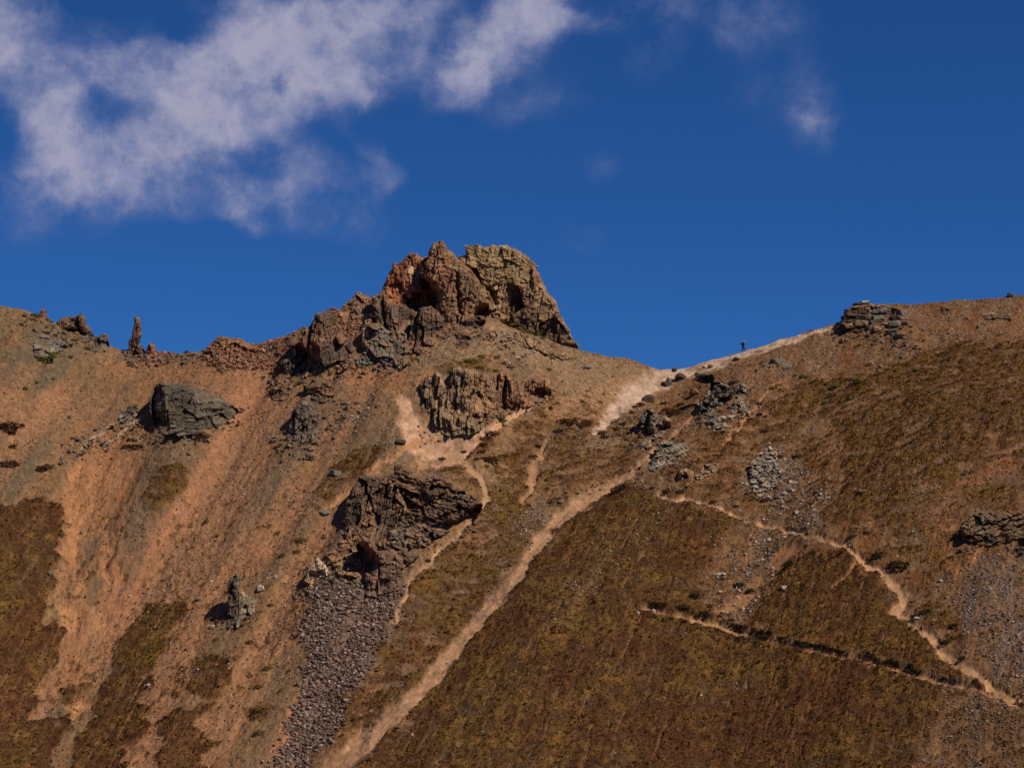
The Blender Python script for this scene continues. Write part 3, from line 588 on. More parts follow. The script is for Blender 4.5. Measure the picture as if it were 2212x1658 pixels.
peak = empty('rock_peak', hit([985], [700])[0])
tag(peak, 'large craggy rock peak with a spire and a hollow, standing on the central crest', 'rock peak')
def inpeak(o): o.parent = peak; o.location = -peak.location; return o
def prock(name, *a, **k):
    o = rock(name, *a, parent=peak, **k); o.location = -peak.location; return o
o = prock('flat_topped_block', fr('P', [(870, 265), (935, 235), (925, 190), (940, 155), (1080, 140), (1120, 165), (1240, 130), (1400, 160), (1500, 180), (1545, 220), (1600, 270), (1690, 330), (1740, 420), (1770, 530), (1830, 600), (1840, 650), (1930, 740), (1945, 850), (2000, 930), (2050, 1030), (2085, 1130), (2145, 1190), (2150, 1330), (1900, 1300), (1600, 1180), (1400, 1090), (1250, 1080), (1080, 1040), (1000, 760), (900, 450)]),
          fr('P', [(1600, 1060)])[0], lean=.30, T=2.8, rnd=1.6, back=6, rough=.42, cols=(cBRN, cTAN, lin(150, 126, 90)), seed=11, dy=.5,
          facets=((3.4, 4.6, 8, 1.5), (1.4, 1.8, -10, .6), (.7, .8, 0, .30), (.3, .3, 10, .16)),
          accents=[(fr('P', [(900, 130), (1500, 150), (1650, 350), (1600, 600), (1300, 560), (1000, 420)]), lin(132, 114, 80), .6, 14), (fr('P', [(1400, 600), (1900, 700), (2150, 1250), (1500, 1050)]), cDRK, .6, 12)],
          creases=[(*fr('P', [(1660, 330)])[0], *fr('P', [(1640, 740)])[0], .45)],
          dents=[(fr('P', [(1360, 205), (1450, 205), (1450, 270), (1350, 290)]), .6), (fr('P', [(1450, 620), (1560, 600), (1560, 740), (1450, 760)]), .5), (fr('P', [(1620, 420), (1660, 400), (1670, 620), (1630, 640)]), .8), (fr('P', [(1150, 560), (1230, 620), (1300, 780), (1240, 800), (1160, 680)]), .8)])
tag(o, 'broad flat-topped olive-tan block')
o = prock('spire', fr('P', [(540, 300), (575, 180), (620, 115), (660, 102), (705, 92), (738, 118), (775, 190), (830, 230), (870, 280), (1000, 400), (1090, 500), (1140, 600), (1170, 690), (1210, 760), (1180, 870), (1100, 960), (1000, 1060), (860, 1060), (700, 1020), (650, 900), (630, 780), (560, 660), (480, 580), (455, 430), (510, 330)]),
          fr('P', [(850, 980)])[0], lean=.34, T=2.6, rnd=1.7, back=5, rough=.16, cols=(cBRN, cTAN, cRED), seed=23, dy=-.2,
          facets=((3.0, 8.0, -14, 1.0), (1.2, 2.6, -10, .65), (.55, .9, -6, .36), (.28, .36, 0, .18)),
          accents=[(fr('P', [(560, 560), (760, 300), (830, 420), (800, 620), (640, 760)]), cRED * 1.1, .7, 10), (fr('P', [(850, 330), (1150, 650), (1100, 800), (900, 600)]), cOLV, .5, 10)],
          creases=[(*fr('P', [(690, 110)])[0], *fr('P', [(660, 300)])[0], .5)], dents=[(fr('P', [(835, 420), (870, 440), (900, 620), (930, 880), (880, 860), (850, 640)]), 1.2), (fr('P', [(640, 745), (760, 700), (770, 730), (650, 770)]), .6)])
tag(o, 'tall pointed tan spire')
o = prock('orange_wall', fr('P', [(-10, 720), (60, 620), (100, 510), (160, 380), (195, 310), (240, 350), (300, 270), (350, 235), (430, 230), (480, 270), (540, 260), (600, 300), (700, 500), (740, 700), (740, 900), (420, 980), (300, 940), (130, 900), (0, 950)]),
          fr('P', [(350, 960)])[0], lean=.42, T=2.0, rnd=2.2, back=5, cols=(cRED, cORG, cTAN), seed=37, dy=3.6,
          facets=((1.9, 4.6, 12, 1.3), (.8, 1.7, 8, .6), (.4, .6, 0, .26)),
          accents=[(fr('P', [(60, 650), (160, 380), (240, 340), (270, 600), (230, 760), (60, 740)]), cORG * 1.05, .85, 8), (fr('P', [(330, 340), (460, 340), (450, 520), (330, 520)]), cLGT, .6, 8)],
          dents=[(fr('P', [(345, 720), (400, 650), (480, 630), (600, 680), (680, 800), (640, 860), (430, 850), (330, 780)]), 3.6)])
tag(o, 'orange-stained wall with a dark hollow')
o = prock('dark_foot', fr('P', [(-40, 690), (50, 640), (120, 680), (140, 750), (300, 780), (400, 820), (430, 880), (380, 960), (370, 1120), (250, 1160), (100, 1080), (0, 1040), (-80, 960)]),
          fr('P', [(150, 1050)])[0], lean=.3, T=1.8, rnd=1.6, back=3, cols=(cDRK, cBRN, cGRY), seed=41, dy=.3, facets=((1.5, 3.5, 5, 1.0), (.7, 1.4, 0, .4), (.34, .5, 0, .16)),
          creases=[(*fr('P', [(90, 680)])[0], *fr('P', [(110, 960)])[0], 1.3)])
o = prock('dark_buttress', fr('P', [(350, 1160), (370, 960), (430, 870), (460, 815), (590, 780), (650, 840), (720, 920), (720, 1080), (640, 1160), (500, 1250), (380, 1260)]),
          fr('P', [(520, 1170)])[0], lean=.3, T=1.8, rnd=1.6, back=3, cols=(cDRK, cBRN, cOLV), seed=43, facets=FIN, creases=[(*fr('P', [(470, 820)])[0], *fr('P', [(430, 1200)])[0], 1.3)])
o = prock('crest_rubble', fr('L', [(880, 330), (890, 150), (990, 140), (1090, 120), (1100, 60), (1180, 60), (1280, 70), (1340, 20)]) + fr('Z2', [(600, 460), (625, 418), (665, 388), (720, 402), (760, 435), (800, 470), (780, 560), (700, 600)]) + fr('L', [(1400, 320), (1200, 330)]),
          fr('L', [(1150, 300)])[0], lean=.6, T=1.2, rnd=1.2, back=3, cols=(cBRN, cTAN, cORG), seed=47, rough=.5, facets=((1.3, 1.3, 20, .9), (.6, .6, 0, .36), (.3, .3, 0, .16)))
for nm, pts, bs, sd, ln in [('small_ledge', [(840, 1180), (870, 1090), (930, 1060), (1020, 1100), (1030, 1170), (900, 1240)], (920, 1200), 51, .4), ('small_ledge', [(1110, 1080), (1140, 1050), (1260, 1040), (1300, 1085), (1180, 1130)], (1200, 1100), 52, .5),
                            ('small_ledge', [(940, 950), (1000, 900), (1150, 880), (1170, 960), (1080, 1040), (980, 1060)], (1060, 1020), 53, .4)]:
    prock(nm, fr('P', pts), fr('P', [bs])[0], lean=ln, T=.9, rnd=.8, back=1.5, cols=(cDRK, cBRN, cTAN), seed=sd, facets=FLAT)

def outcrop(name, label, outline, base, cat='rock outcrop', **k):
    return tag(rock(name, outline, base, **k), label, cat)
def cluster(name, label, base, parts, cat='rock outcrop'):
    e = empty(name, hit([base[0]], [base[1]])[0]); tag(e, label, cat)
    for pn, outline, bs, kw in parts:
        o = rock(pn, outline, bs, parent=e, **kw); o.location = -e.location
    return e
cluster('dark_crag', 'dark jagged crag left of the tall peak, at the foot of orange rubble', fr('L', [(900, 980)])[0], [
    ('crag_face', fr('L', [(580, 740), (640, 600), (640, 430), (720, 350), (830, 345), (870, 290), (890, 160), (990, 150), (1100, 140), (1240, 170), (1240, 270), (1300, 380), (1340, 500), (1490, 560), (1530, 700), (1490, 900), (1400, 960), (1250, 950), (1180, 1030), (1050, 1060), (850, 1050), (800, 900), (680, 830)]), fr('L', [(1100, 990)])[0],
     dict(lean=.38, T=2.4, rnd=1.9, back=3.5, cols=(cDRK, cBRN, cOLV), seed=61, facets=((1.9, 4.0, 6, 1.7), (.8, 1.7, 0, .6), (.36, .6, 0, .2)), creases=[(*fr('L', [(880, 300)])[0], *fr('L', [(840, 800)])[0], 1.3), (*fr('L', [(1000, 700)])[0], *fr('L', [(860, 960)])[0], 1.0)])),
    ('low_block', fr('L', [(330, 960), (370, 870), (480, 840), (600, 750), (760, 790), (860, 900), (890, 1020), (760, 1120), (620, 1170), (480, 1150), (340, 1070)]), fr('L', [(600, 1110)])[0],
     dict(lean=.4, T=1.6, rnd=1.3, back=2, cols=(cDRK, cBRN, cGRY), seed=67, facets=FIN))])
cluster('grey_crag', 'grey rubbly crag directly below the left foot of the tall peak', fr('L', [(1900, 900)])[0], [
    ('crag_face', fr('L', [(1530, 860), (1640, 720), (1600, 560), (1590, 400), (1700, 330), (1830, 280), (1960, 350), (2050, 430), (2200, 520), (2400, 620), (2480, 760), (2300, 900), (2100, 1000), (1980, 1030), (1850, 950), (1700, 930), (1560, 920)]), fr('L', [(1900, 940)])[0],
     dict(lean=.55, T=1.5, rnd=1.5, back=2, cols=(cGRY * .8, cBRN, cOLV), seed=71, facets=((1.4, 2.2, 15, 1.2), (.7, .9, 0, .5), (.34, .4, 0, .2)), rough=.5))])
cluster('middle_outcrop', 'tan columnar outcrop with pale lichen, just above the pale dirt bowl', fr('M', [(700, 1000)])[0], [
    ('column', fr('M', [(250, 800), (300, 740), (480, 600), (460, 480), (540, 390), (520, 300), (560, 160), (640, 110), (760, 120), (860, 140), (960, 200), (940, 420), (900, 620), (940, 800), (1060, 940), (1020, 1040), (880, 1110), (700, 1100), (540, 1130), (400, 1100), (350, 980), (270, 900)]), fr('M', [(650, 1080)])[0],
     dict(lean=.36, T=2.0, rnd=1.6, back=3, cols=(cTAN, cOLV, cLGT * .8), seed=81, facets=((1.3, 4.0, 3, 1.3), (.6, 1.5, 0, .5), (.3, .5, 0, .18)), creases=[(*fr('M', [(560, 170)])[0], *fr('M', [(500, 480)])[0], 1.4), (*fr('M', [(500, 480)])[0], *fr('M', [(440, 800)])[0], 1.0), (*fr('M', [(760, 260)])[0], *fr('M', [(700, 480)])[0], 1.0)])),
    ('ribbed_face', fr('M', [(700, 300), (800, 220), (960, 190), (1100, 220), (1200, 220), (1290, 190), (1400, 190), (1440, 270), (1560, 300), (1600, 440), (1660, 520), (1640, 620), (1560, 740), (1400, 800), (1280, 850), (1080, 880), (900, 900), (760, 850), (680, 500)]), fr('M', [(1250, 830)])[0],
     dict(lean=.38, T=2.0, rnd=1.5, back=3, cols=(cBRN, cTAN, cRED), seed=83, dy=-.3, facets=((1.5, 3.6, 0, 1.2), (.65, 1.3, 0, .5), (.3, .45, 0, .18)), creases=[(*fr('M', [(1400, 280)])[0], *fr('M', [(1390, 760)])[0], 1.3), (*fr('M', [(1290, 210)])[0], *fr('M', [(1270, 460)])[0], .9)])),
    ('right_knob', fr('M', [(1600, 500), (1700, 330), (1780, 270), (1900, 260), (2020, 290), (2080, 360), (2090, 480), (2060, 570), (1960, 600), (1820, 620), (1700, 720), (1620, 680)]), fr('M', [(1850, 620)])[0],
     dict(lean=.34, T=1.9, rnd=1.0, back=2, dy=-.8, cols=(cTAN, cRED, cBRN), seed=85, facets=FIN, dents=[(fr('M', [(1810, 470), (1850, 420), (1960, 430), (2000, 520), (1960, 570), (1830, 560)]), 1.7)])),
    ('left_columns', fr('M', [(40, 380), (80, 320), (170, 270), (270, 280), (290, 200), (330, 180), (410, 240), (440, 380), (480, 480), (480, 600), (360, 740), (250, 700), (220, 760), (100, 760), (60, 680), (100, 560)]), fr('M', [(260, 740)])[0],
     dict(lean=.45, T=1.3, rnd=1.0, back=2, cols=(cDRK, cTAN, cOLV), seed=87, facets=((1.0, 2.4, 0, 1.3), (.5, 1.0, 0, .5), (.28, .4, 0, .18))))])
cluster('lower_outcrop', 'large tilted brown outcrop with slanting beds, at the head of the purple scree', fr('B', [(1250, 1080)])[0], [
    ('upright_face', fr('B', [(925, 700), (950, 560), (978, 440), (1030, 350), (1065, 260), (1100, 250), (1150, 270), (1250, 275), (1330, 300), (1400, 420), (1440, 520), (1400, 640), (1300, 760), (1230, 820), (1100, 800), (980, 780)]), fr('B', [(1080, 760)])[0],
     dict(lean=.42, T=1.9, rnd=1.2, back=3, cols=(cDRK, cBRN, cTAN), seed=91, facets=((2.2, 3.2, -12, .9), (.7, 2.6, -10, .7), (.36, .8, -8, .3), (.25, .3, 0, .15)))),
    ('slanting_beds', fr('B', [(1250, 260), (1330, 250), (1335, 200), (1385, 172), (1430, 230), (1550, 290), (1650, 258), (1750, 290), (1830, 370), (1900, 400), (1990, 460), (1975, 520), (1880, 590), (1780, 630), (1660, 700), (1610, 790), (1530, 840), (1450, 890), (1380, 960), (1280, 880), (1250, 780), (1320, 640), (1380, 520), (1330, 400)]), fr('B', [(1500, 830)])[0],
     dict(lean=.6, T=1.5, rnd=1.2, back=3, cols=(cBRN, cDRK, cTAN), seed=92, dy=.2, facets=((2.4, 1.9, -30, 1.6), (1.3, .75, -34, .6), (.6, .45, -20, .34), (.3, .26, 0, .16)),
          accents=[(fr('B', [(1200, 600), (1400, 560), (1600, 740), (1500, 840), (1300, 800)]), cLGT * .7, .6, 12), (fr('B', [(1580, 620), (1720, 600), (1800, 640), (1680, 700)]), lin(84, 82, 90), .7, 8)],
          dents=[(fr('B', [(1325, 385), (1400, 400), (1540, 500), (1560, 560), (1450, 530), (1340, 460)]), 1.5), (fr('B', [(1590, 640), (1700, 610), (1780, 640), (1660, 690)]), .9), (fr('B', [(1760, 520), (1820, 520), (1840, 560), (1780, 570)]), .8)])),
    ('square_block', fr('B', [(1055, 790), (1090, 735), (1180, 735), (1205, 820), (1330, 820), (1395, 900), (1385, 980), (1420, 1060), (1380, 1120), (1280, 1130), (1180, 1150), (1115, 1130), (1110, 900), (1070, 850)]), fr('B', [(1250, 1085)])[0],
     dict(lean=.22, T=2.2, rnd=.9, back=2.5, cols=(lin(104, 80, 64), lin(118, 92, 72), cDRK), seed=93, dy=-1.2, facets=((3.0, 4.0, 5, .8), (1.5, 2.2, 3, .5), (.6, .5, 0, .2), (.3, .3, 0, .12)))),
    ('left_shoulder', fr('B', [(810, 860), (900, 760), (1000, 735), (1080, 780), (1110, 900), (1090, 1000), (960, 1020), (880, 980), (830, 920)]), fr('B', [(950, 980)])[0],
     dict(lean=.6, T=1.0, rnd=1.0, back=2, cols=(cBRN, cTAN, cOLV), seed=95, dy=.8, facets=FLAT))])
outcrop('small_outcrop', 'small pale cracked outcrop at the upper left corner of the purple scree', fr('B', [(655, 1040), (720, 930), (760, 880), (830, 930), (840, 990), (750, 1030), (740, 1080), (720, 1130), (660, 1090)]), fr('B', [(720, 1090)])[0], lean=.4, T=1.0, rnd=.8, back=1.5, cols=(cTAN, cLGT, cBRN), seed=97, facets=FIN)
cluster('leaning_hoodoo', 'lone dark rock stump with a broken upright top, on the lower left slope', fr('B', [(150, 1320)])[0], [
    ('upright_fin', fr('B', [(85, 1370), (88, 1200), (95, 1090), (103, 1030), (128, 1018), (150, 992), (178, 998), (182, 1090), (200, 1180), (190, 1370), (130, 1380)]), fr('B', [(140, 1325)])[0],
     dict(lean=.12, T=1.1, rnd=.8, back=1.4, cols=(cDRK, cGRY * .8, cOLV), seed=101, dy=-.4, facets=((.7, 3.0, 0, .7), (.35, 1.2, 0, .3), (.24, .4, 0, .12)), rough=.2)),
    ('rounded_base', fr('B', [(150, 1100), (200, 1120), (260, 1165), (325, 1190), (305, 1260), (250, 1300), (180, 1350), (130, 1350)]), fr('B', [(220, 1300)])[0],
     dict(lean=.6, T=1.1, rnd=1.3, back=1.4, cols=(cGRY, cLGT * .7, cOLV), seed=103, facets=((1.6, 1.6, 0, .5), (.6, .6, 0, .2), (.3, .3, 0, .1))))])
outcrop('grey_boulder_mass', 'big dark grey rock hump with a black left face, on the orange dirt at left', fr('Z1', [(1300, 1010), (1330, 900), (1345, 830), (1420, 805), (1500, 830), (1620, 840), (1720, 870), (1800, 930), (1900, 960), (2000, 1000), (2070, 1040), (1980, 1110), (1900, 1160), (1750, 1230), (1600, 1250), (1450, 1240), (1360, 1220), (1310, 1120)]), fr('Z1', [(1600, 1190)])[0],
        lean=.50, T=3.4, rnd=1.5, back=3, cols=(lin(84, 76, 64), lin(102, 91, 75), lin(98, 88, 68)), seed=105, facets=((3.2, 2.6, 10, .9), (1.2, .7, 12, .3), (.45, .3, 0, .13)), creases=[(*fr('Z1', [(1430, 790)])[0], *fr('Z1', [(1500, 1230)])[0], 1.15)], turn=True)
cluster('ridge_pinnacle', 'thin upright rock finger on the left crest against the sky', fr('Z1', [(1170, 570)])[0], [
    ('finger', fr('Z1', [(1105, 610), (1110, 500), (1112, 450), (1135, 440), (1142, 390), (1158, 330), (1156, 260), (1175, 246), (1202, 252), (1214, 330), (1220, 420), (1214, 480), (1245, 520), (1270, 560), (1200, 640), (1130, 640)]), fr('Z1', [(1170, 575)])[0],
     dict(lean=.05, T=.8, rnd=.6, back=.8, cols=(cDRK, cBRN, cTAN), seed=111, shift=.3, rough=.16, facets=((.9, 1.4, 5, .5), (.4, .6, 0, .24), (.24, .3, 0, .1))))])
outcrop('ridge_stub', 'short stubby rock just right of the thin rock finger on the crest', fr('Z1', [(1260, 570), (1270, 500), (1295, 474), (1325, 484), (1345, 540), (1395, 570), (1340, 620), (1270, 620)]), fr('Z1', [(1310, 580)])[0], lean=.1, T=.8, rnd=.6, back=.8, cols=(cBRN, cRED, cDRK), seed=113, rough=.16, facets=((.8, 1.0, 0, .4), (.35, .4, 0, .18)))
outcrop('ridge_tooth', 'small dark tooth of rock on the crest near the left edge', fr('Z1', [(330, 270), (352, 190), (380, 168), (402, 200), (418, 270), (380, 310), (340, 300)]), fr('Z1', [(375, 275)])[0], lean=.1, T=.8, rnd=.6, back=.8, cols=(cDRK, cBRN, cRED), seed=115, rough=.16, facets=((.8, 1.0, 0, .5), (.35, .4, 0, .2)))
outcrop('ridge_outcrop', 'dark hump-backed outcrop on the left crest, higher of its two knobs to the right', fr('Z1', [(480, 380), (518, 270), (560, 254), (640, 240), (665, 233), (690, 218), (732, 240), (748, 300), (785, 360), (825, 430), (740, 450), (690, 440), (640, 410), (560, 400), (490, 390)]), fr('Z1', [(660, 400)])[0], lean=.2, T=1.2, rnd=1.1, back=1.5, cols=(cDRK, cTAN * .8, cBRN), seed=117, rough=.25, facets=((1.4, 1.8, 10, .9), (.6, .7, 0, .36), (.3, .34, 0, .16)), creases=[(*fr('Z1', [(690, 220)])[0], *fr('Z1', [(700, 400)])[0], 1.2)])
outcrop('ridge_step', 'low dark step of rock on the left crest, nearest the gap before the rock finger', fr('Z1', [(770, 500), (785, 420), (850, 408), (900, 398), (928, 408), (945, 500), (900, 540), (830, 530)]), fr('Z1', [(860, 505)])[0], lean=.2, T=1.0, rnd=.8, back=1.2, cols=(cDRK, cGRY * .8, cBRN), seed=119, rough=.2, facets=((.9, 1.1, 0, .6), (.4, .5, 0, .24)))
outcrop('grey_ledge', 'low grey ledge of rock on the gravel below the left crest', fr('Z1', [(300, 530), (330, 420), (400, 380), (480, 430), (640, 470), (570, 530), (430, 590), (320, 590)]), fr('Z1', [(440, 560)])[0], lean=.68, T=.9, rnd=1.2, back=1, cols=(cGRY * .8, cGRY, cDRK), seed=121, rough=.5, facets=FLAT)
outcrop('crest_mound', 'rounded rubbly brown knoll on the crest between the rock finger and the peak', fr('Z1', [(1770, 580), (1800, 520), (1870, 440), (1895, 424), (1990, 428), (2060, 440), (2150, 480), (2230, 520), (2180, 590), (2000, 620), (1860, 610)]), fr('Z1', [(2000, 570)])[0], lean=.5, T=1.0, rnd=1.4, back=2, cols=(cBRN, cRED, cTAN), seed=123, rough=.4, facets=((.9, .8, 0, .6), (.45, .4, 0, .3), (.26, .26, 0, .15)))
cluster('strata_fins', 'pale slanting rock ribs on the orange dirt left of the grey rock hump', fr('Z1', [(1000, 1300)])[0], [
    ('dark_fin', fr('Z1', [(1030, 1100), (1090, 1030), (1190, 990), (1240, 1040), (1150, 1130), (1080, 1190), (1030, 1150)]), fr('Z1', [(1120, 1120)])[0], dict(lean=.62, T=.9, rnd=.8, back=1, cols=(cDRK, cGRY, cLGT), seed=125, facets=((2.0, .6, 40, .7), (.8, .3, 40, .3)))),
    ('pale_rib', fr('Z1', [(690, 1390), (800, 1285), (950, 1175), (1005, 1155), (985, 1200), (800, 1350)]), fr('Z1', [(850, 1290)])[0], dict(lean=.68, T=.7, rnd=.5, back=.8, cols=(cTAN, cLGT, cOCH), seed=127, facets=((2.0, .6, 38, .5), (.8, .3, 38, .24)))),
    ('pale_rib', fr('Z1', [(890, 1350), (1100, 1175), (1250, 1085), (1260, 1110), (1060, 1260), (930, 1360)]), fr('Z1', [(1080, 1240)])[0], dict(lean=.68, T=.7, rnd=.5, back=.8, cols=(cTAN, cLGT, cRED), seed=129, facets=((2.0, .6, 38, .5), (.8, .3, 38, .24))))])
cluster('dark_ledges', 'dark broken ledges on the slope between the grey rock hump and the pale dirt bowl', fr('L', [(900, 1400)])[0], [
    ('upper_ledge', fr('L', [(740, 1260), (900, 1200), (1130, 1160), (1210, 1230), (1260, 1330), (1170, 1430), (1050, 1450), (900, 1440), (770, 1360)]), fr('L', [(1000, 1400)])[0], dict(lean=.4, T=1.7, rnd=1.0, back=1.5, cols=(cDRK, cBRN, cOLV), seed=131, facets=FLAT, rough=.4, dy=-.5)),
    ('lower_face', fr('Z2', [(205, 1320), (228, 1150), (300, 1080), (380, 1110), (400, 1200), (390, 1300), (330, 1360), (240, 1370)]), fr('Z2', [(290, 1330)])[0], dict(lean=.35, T=1.5, rnd=.9, back=1.8, cols=(cDRK, cGRY * .8, cOLV), seed=133, facets=FIN, creases=[(*fr('Z2', [(262, 1120)])[0], *fr('Z2', [(255, 1330)])[0], 1.4)])),
    ('low_step', fr('L', [(180, 1300), (300, 1250), (520, 1250), (600, 1330), (520, 1450), (300, 1430)]), fr('L', [(400, 1400)])[0], dict(lean=.5, T=1.2, rnd=.9, back=1, cols=(cDRK, cBRN, cOLV), seed=134, facets=FLAT, rough=.5, dy=-.4))])
outcrop('slope_ledge', 'low grey ledge below the dark broken ledges, on grey gravel', fr('Z2', [(215, 1420), (260, 1370), (330, 1380), (400, 1400), (390, 1440), (300, 1470), (230, 1460)]), fr('Z2', [(310, 1440)])[0], lean=.6, T=.8, rnd=.7, back=1, cols=(cGRY * .7, cDRK, cBRN), seed=135, facets=FLAT, rough=.4)
# right-hand outcrops
BL = ((1.1, .8, 35, .9), (.5, .36, 35, .4), (.26, .22, 30, .16))
outcrop('knobbly_outcrop', 'dark knobbly outcrop with a hooked top, below the hiker and right of the main gully', fr('Z3', [(1210, 980), (1280, 890), (1300, 850), (1290, 800), (1230, 800), (1165, 775), (1240, 735), (1310, 735), (1350, 790), (1345, 820), (1400, 815), (1480, 850), (1500, 910), (1480, 980), (1420, 970), (1390, 1020), (1340, 1060), (1340, 1130), (1270, 1150), (1210, 1090)]), fr('Z3', [(1330, 1080)])[0], lean=.42, T=1.5, rnd=1.0, back=2, cols=(cDRK, cGRY, cOLV), seed=141, facets=BL, rough=.35, creases=[(*fr('Z3', [(1340, 820)])[0], *fr('Z3', [(1260, 1100)])[0], 1.0)])
outcrop('grey_outcrop', 'small grey outcrop close to the right of the hooked knobbly outcrop', fr('Z3', [(1505, 890), (1560, 825), (1615, 850), (1635, 910), (1570, 960), (1515, 940)]), fr('Z3', [(1570, 930)])[0], lean=.4, T=.9, rnd=.8, back=1.2, cols=(cGRY * .8, cTAN, cDRK), seed=143, facets=BL, rough=.3)
outcrop('slabby_outcrop', 'pale slanting slabs below the small grey outcrop, beside a thin tan path', fr('Z3', [(1460, 1060), (1500, 980), (1560, 945), (1605, 1000), (1650, 1040), (1570, 1090), (1510, 1090)]), fr('Z3', [(1550, 1060)])[0], lean=.5, T=.9, rnd=.8, back=1.2, cols=(cGRY, cLGT, cTAN), seed=145, facets=BL, rough=.3)
outcrop('shattered_outcrop', 'shattered grey outcrop with a black left side, beside the top of the main gully', fr('Z3', [(630, 1180), (680, 1160), (690, 1085), (740, 1050), (800, 1055), (840, 1115), (900, 1105), (970, 1150), (940, 1210), (890, 1260), (830, 1310), (800, 1360), (740, 1370), (685, 1310), (710, 1240), (670, 1220)]), fr('Z3', [(780, 1300)])[0], lean=.45, T=1.4, rnd=1.0, back=1.8, cols=(cGRY * .8, cTAN, cDRK), seed=147, facets=BL, rough=.35, creases=[(*fr('Z3', [(780, 1050)])[0], *fr('Z3', [(770, 1250)])[0], 1.3)])
outcrop('pale_slabs', 'pale grey slanting slabs just right of the main gully path', fr('Z3', [(745, 1540), (840, 1420), (870, 1330), (960, 1310), (1000, 1345), (1105, 1335), (1100, 1410), (1000, 1480), (900, 1520), (800, 1570)]), fr('Z3', [(900, 1490)])[0], lean=.58, T=1.0, rnd=.9, back=1.2, cols=(cGRY, cLGT, cLGT * .8), seed=149, facets=((2.0, .5, 28, .8), (.8, .3, 28, .36), (.3, .2, 28, .14)), rough=.35)
outcrop('pale_stump', 'low pale outcrop uphill of the pale grey slabs, with a dark gap at its left', fr('Z3', [(1310, 1190), (1355, 1125), (1450, 1095), (1520, 1105), (1480, 1170), (1390, 1230), (1325, 1220)]), fr('Z3', [(1400, 1190)])[0], lean=.55, T=.8, rnd=.7, back=1, cols=(cGRY, cLGT, cBRN), seed=151, facets=BL, rough=.3)
outcrop('white_outcrop', 'whitest patch of shattered rock on the right slope, above the upper trail', fr('H', [(2040, 400), (2060, 290), (2100, 170), (2130, 100), (2220, 60), (2300, 90), (2290, 180), (2330, 260), (2260, 380), (2180, 460), (2090, 470)]), fr('H', [(2150, 420)])[0], lean=.69, T=.5, rnd=1.0, back=1, cols=(cGRY, lin(164, 149, 130), cTAN), seed=153, facets=((.9, .5, 30, .6), (.45, .3, 30, .3), (.25, .2, 0, .14)), rough=.6)
outcrop('hollow_boulder', 'tan boulder with a black hollow beneath, upslope of the start of the upper trail', fr('H', [(1375, 400), (1430, 300), (1445, 260), (1500, 240), (1570, 275), (1560, 350), (1450, 410)]), fr('H', [(1470, 375)])[0], lean=.3, T=1.2, rnd=.7, back=1.2, cols=(cTAN, cOCH, cBRN), seed=155, facets=((1.4, 1.2, 0, .4), (.5, .5, 0, .2)), dents=[(fr('H', [(1385, 400), (1440, 315), (1510, 300), (1530, 350), (1450, 400)]), .7)])
outcrop('speckled_ledge', 'pale broken ledge between the hollow boulder and the whitest rock patch', fr('H', [(1570, 290), (1670, 215), (1750, 190), (1810, 250), (1720, 290), (1640, 320)]), fr('H', [(1690, 285)])[0], lean=.64, T=.7, rnd=.8, back=1, cols=(cTAN, cLGT, cBRN), seed=157, facets=BL, rough=.5)
outcrop('mossy_ledges', 'dark mossy ledges at the right edge above the grey scree', fr('F', [(1620, 780), (1720, 660), (1800, 615), (1900, 595), (2000, 640), (2040, 610), (2400, 600), (2400, 800), (2100, 830), (1950, 890), (1800, 870), (1700, 830)]), fr('F', [(1950, 830)])[0], lean=.66, T=.8, rnd=1.3, back=1.5, cols=(cBRN, cOLV, cDRK), seed=159, facets=((1.6, .8, 30, 1.0), (.7, .4, 30, .4), (.3, .22, 20, .16)), rough=.5)
outcrop('crest_ledge', 'low dark ledge near the right edge just under the crest', fr('Z4', [(1480, 220), (1500, 160), (1560, 150), (1590, 200), (1540, 240)]), fr('Z4', [(1540, 215)])[0], lean=.66, T=.5, rnd=.6, back=.8, cols=(cDRK, cBRN, cTAN), seed=161, facets=FLAT, rough=.3)
outcrop('crest_ledge', 'long low broken ledge under the crest below the lone skyline boulder', fr('Z4', [(1800, 260), (1860, 220), (1980, 190), (2090, 200), (2100, 240), (1960, 270), (1850, 290)]), fr('Z4', [(1950, 255)])[0], lean=.66, T=.6, rnd=.7, back=.8, cols=(cDRK, cTAN, cBRN), seed=163, facets=FLAT, rough=.4)

# ------------------------------------------------------------------ loose boulders
def ico(sub):
    import bmesh
    bm = bmesh.new(); bmesh.ops.create_icosphere(bm, subdivisions=sub, radius=1)
    v = np.array([x.co[:] for x in bm.verts]); f = np.array([[x.index for x in q.verts] for q in bm.faces]); bm.free(); return v, f
IV, IF = ico(3); SV, SF = ico(1)
def cutrock(dirs, r, nplanes=13):
    n = r.normal(size=(nplanes, 3)); n /= np.linalg.norm(n, axis=1)[:, None]; dist = r.uniform(.62, 1.0, nplanes)
    dt = dirs @ n.T; rr = np.where(dt > .05, dist / np.maximum(dt, .05), 9).min(1); return dirs * np.minimum(rr, 1.15)[:, None]
STONES = []
for i in range(9):
    r = np.random.default_rng(100 + i); v = cutrock(IV, r); v *= (1 + .05 * r.normal(size=(len(v), 1)))
    STONES.append(v)
TONES = dict(grey=cGRY, pale=lin(186, 170, 150), dark=cDRK, brown=cBRN, tan=cTAN, red=cRED)
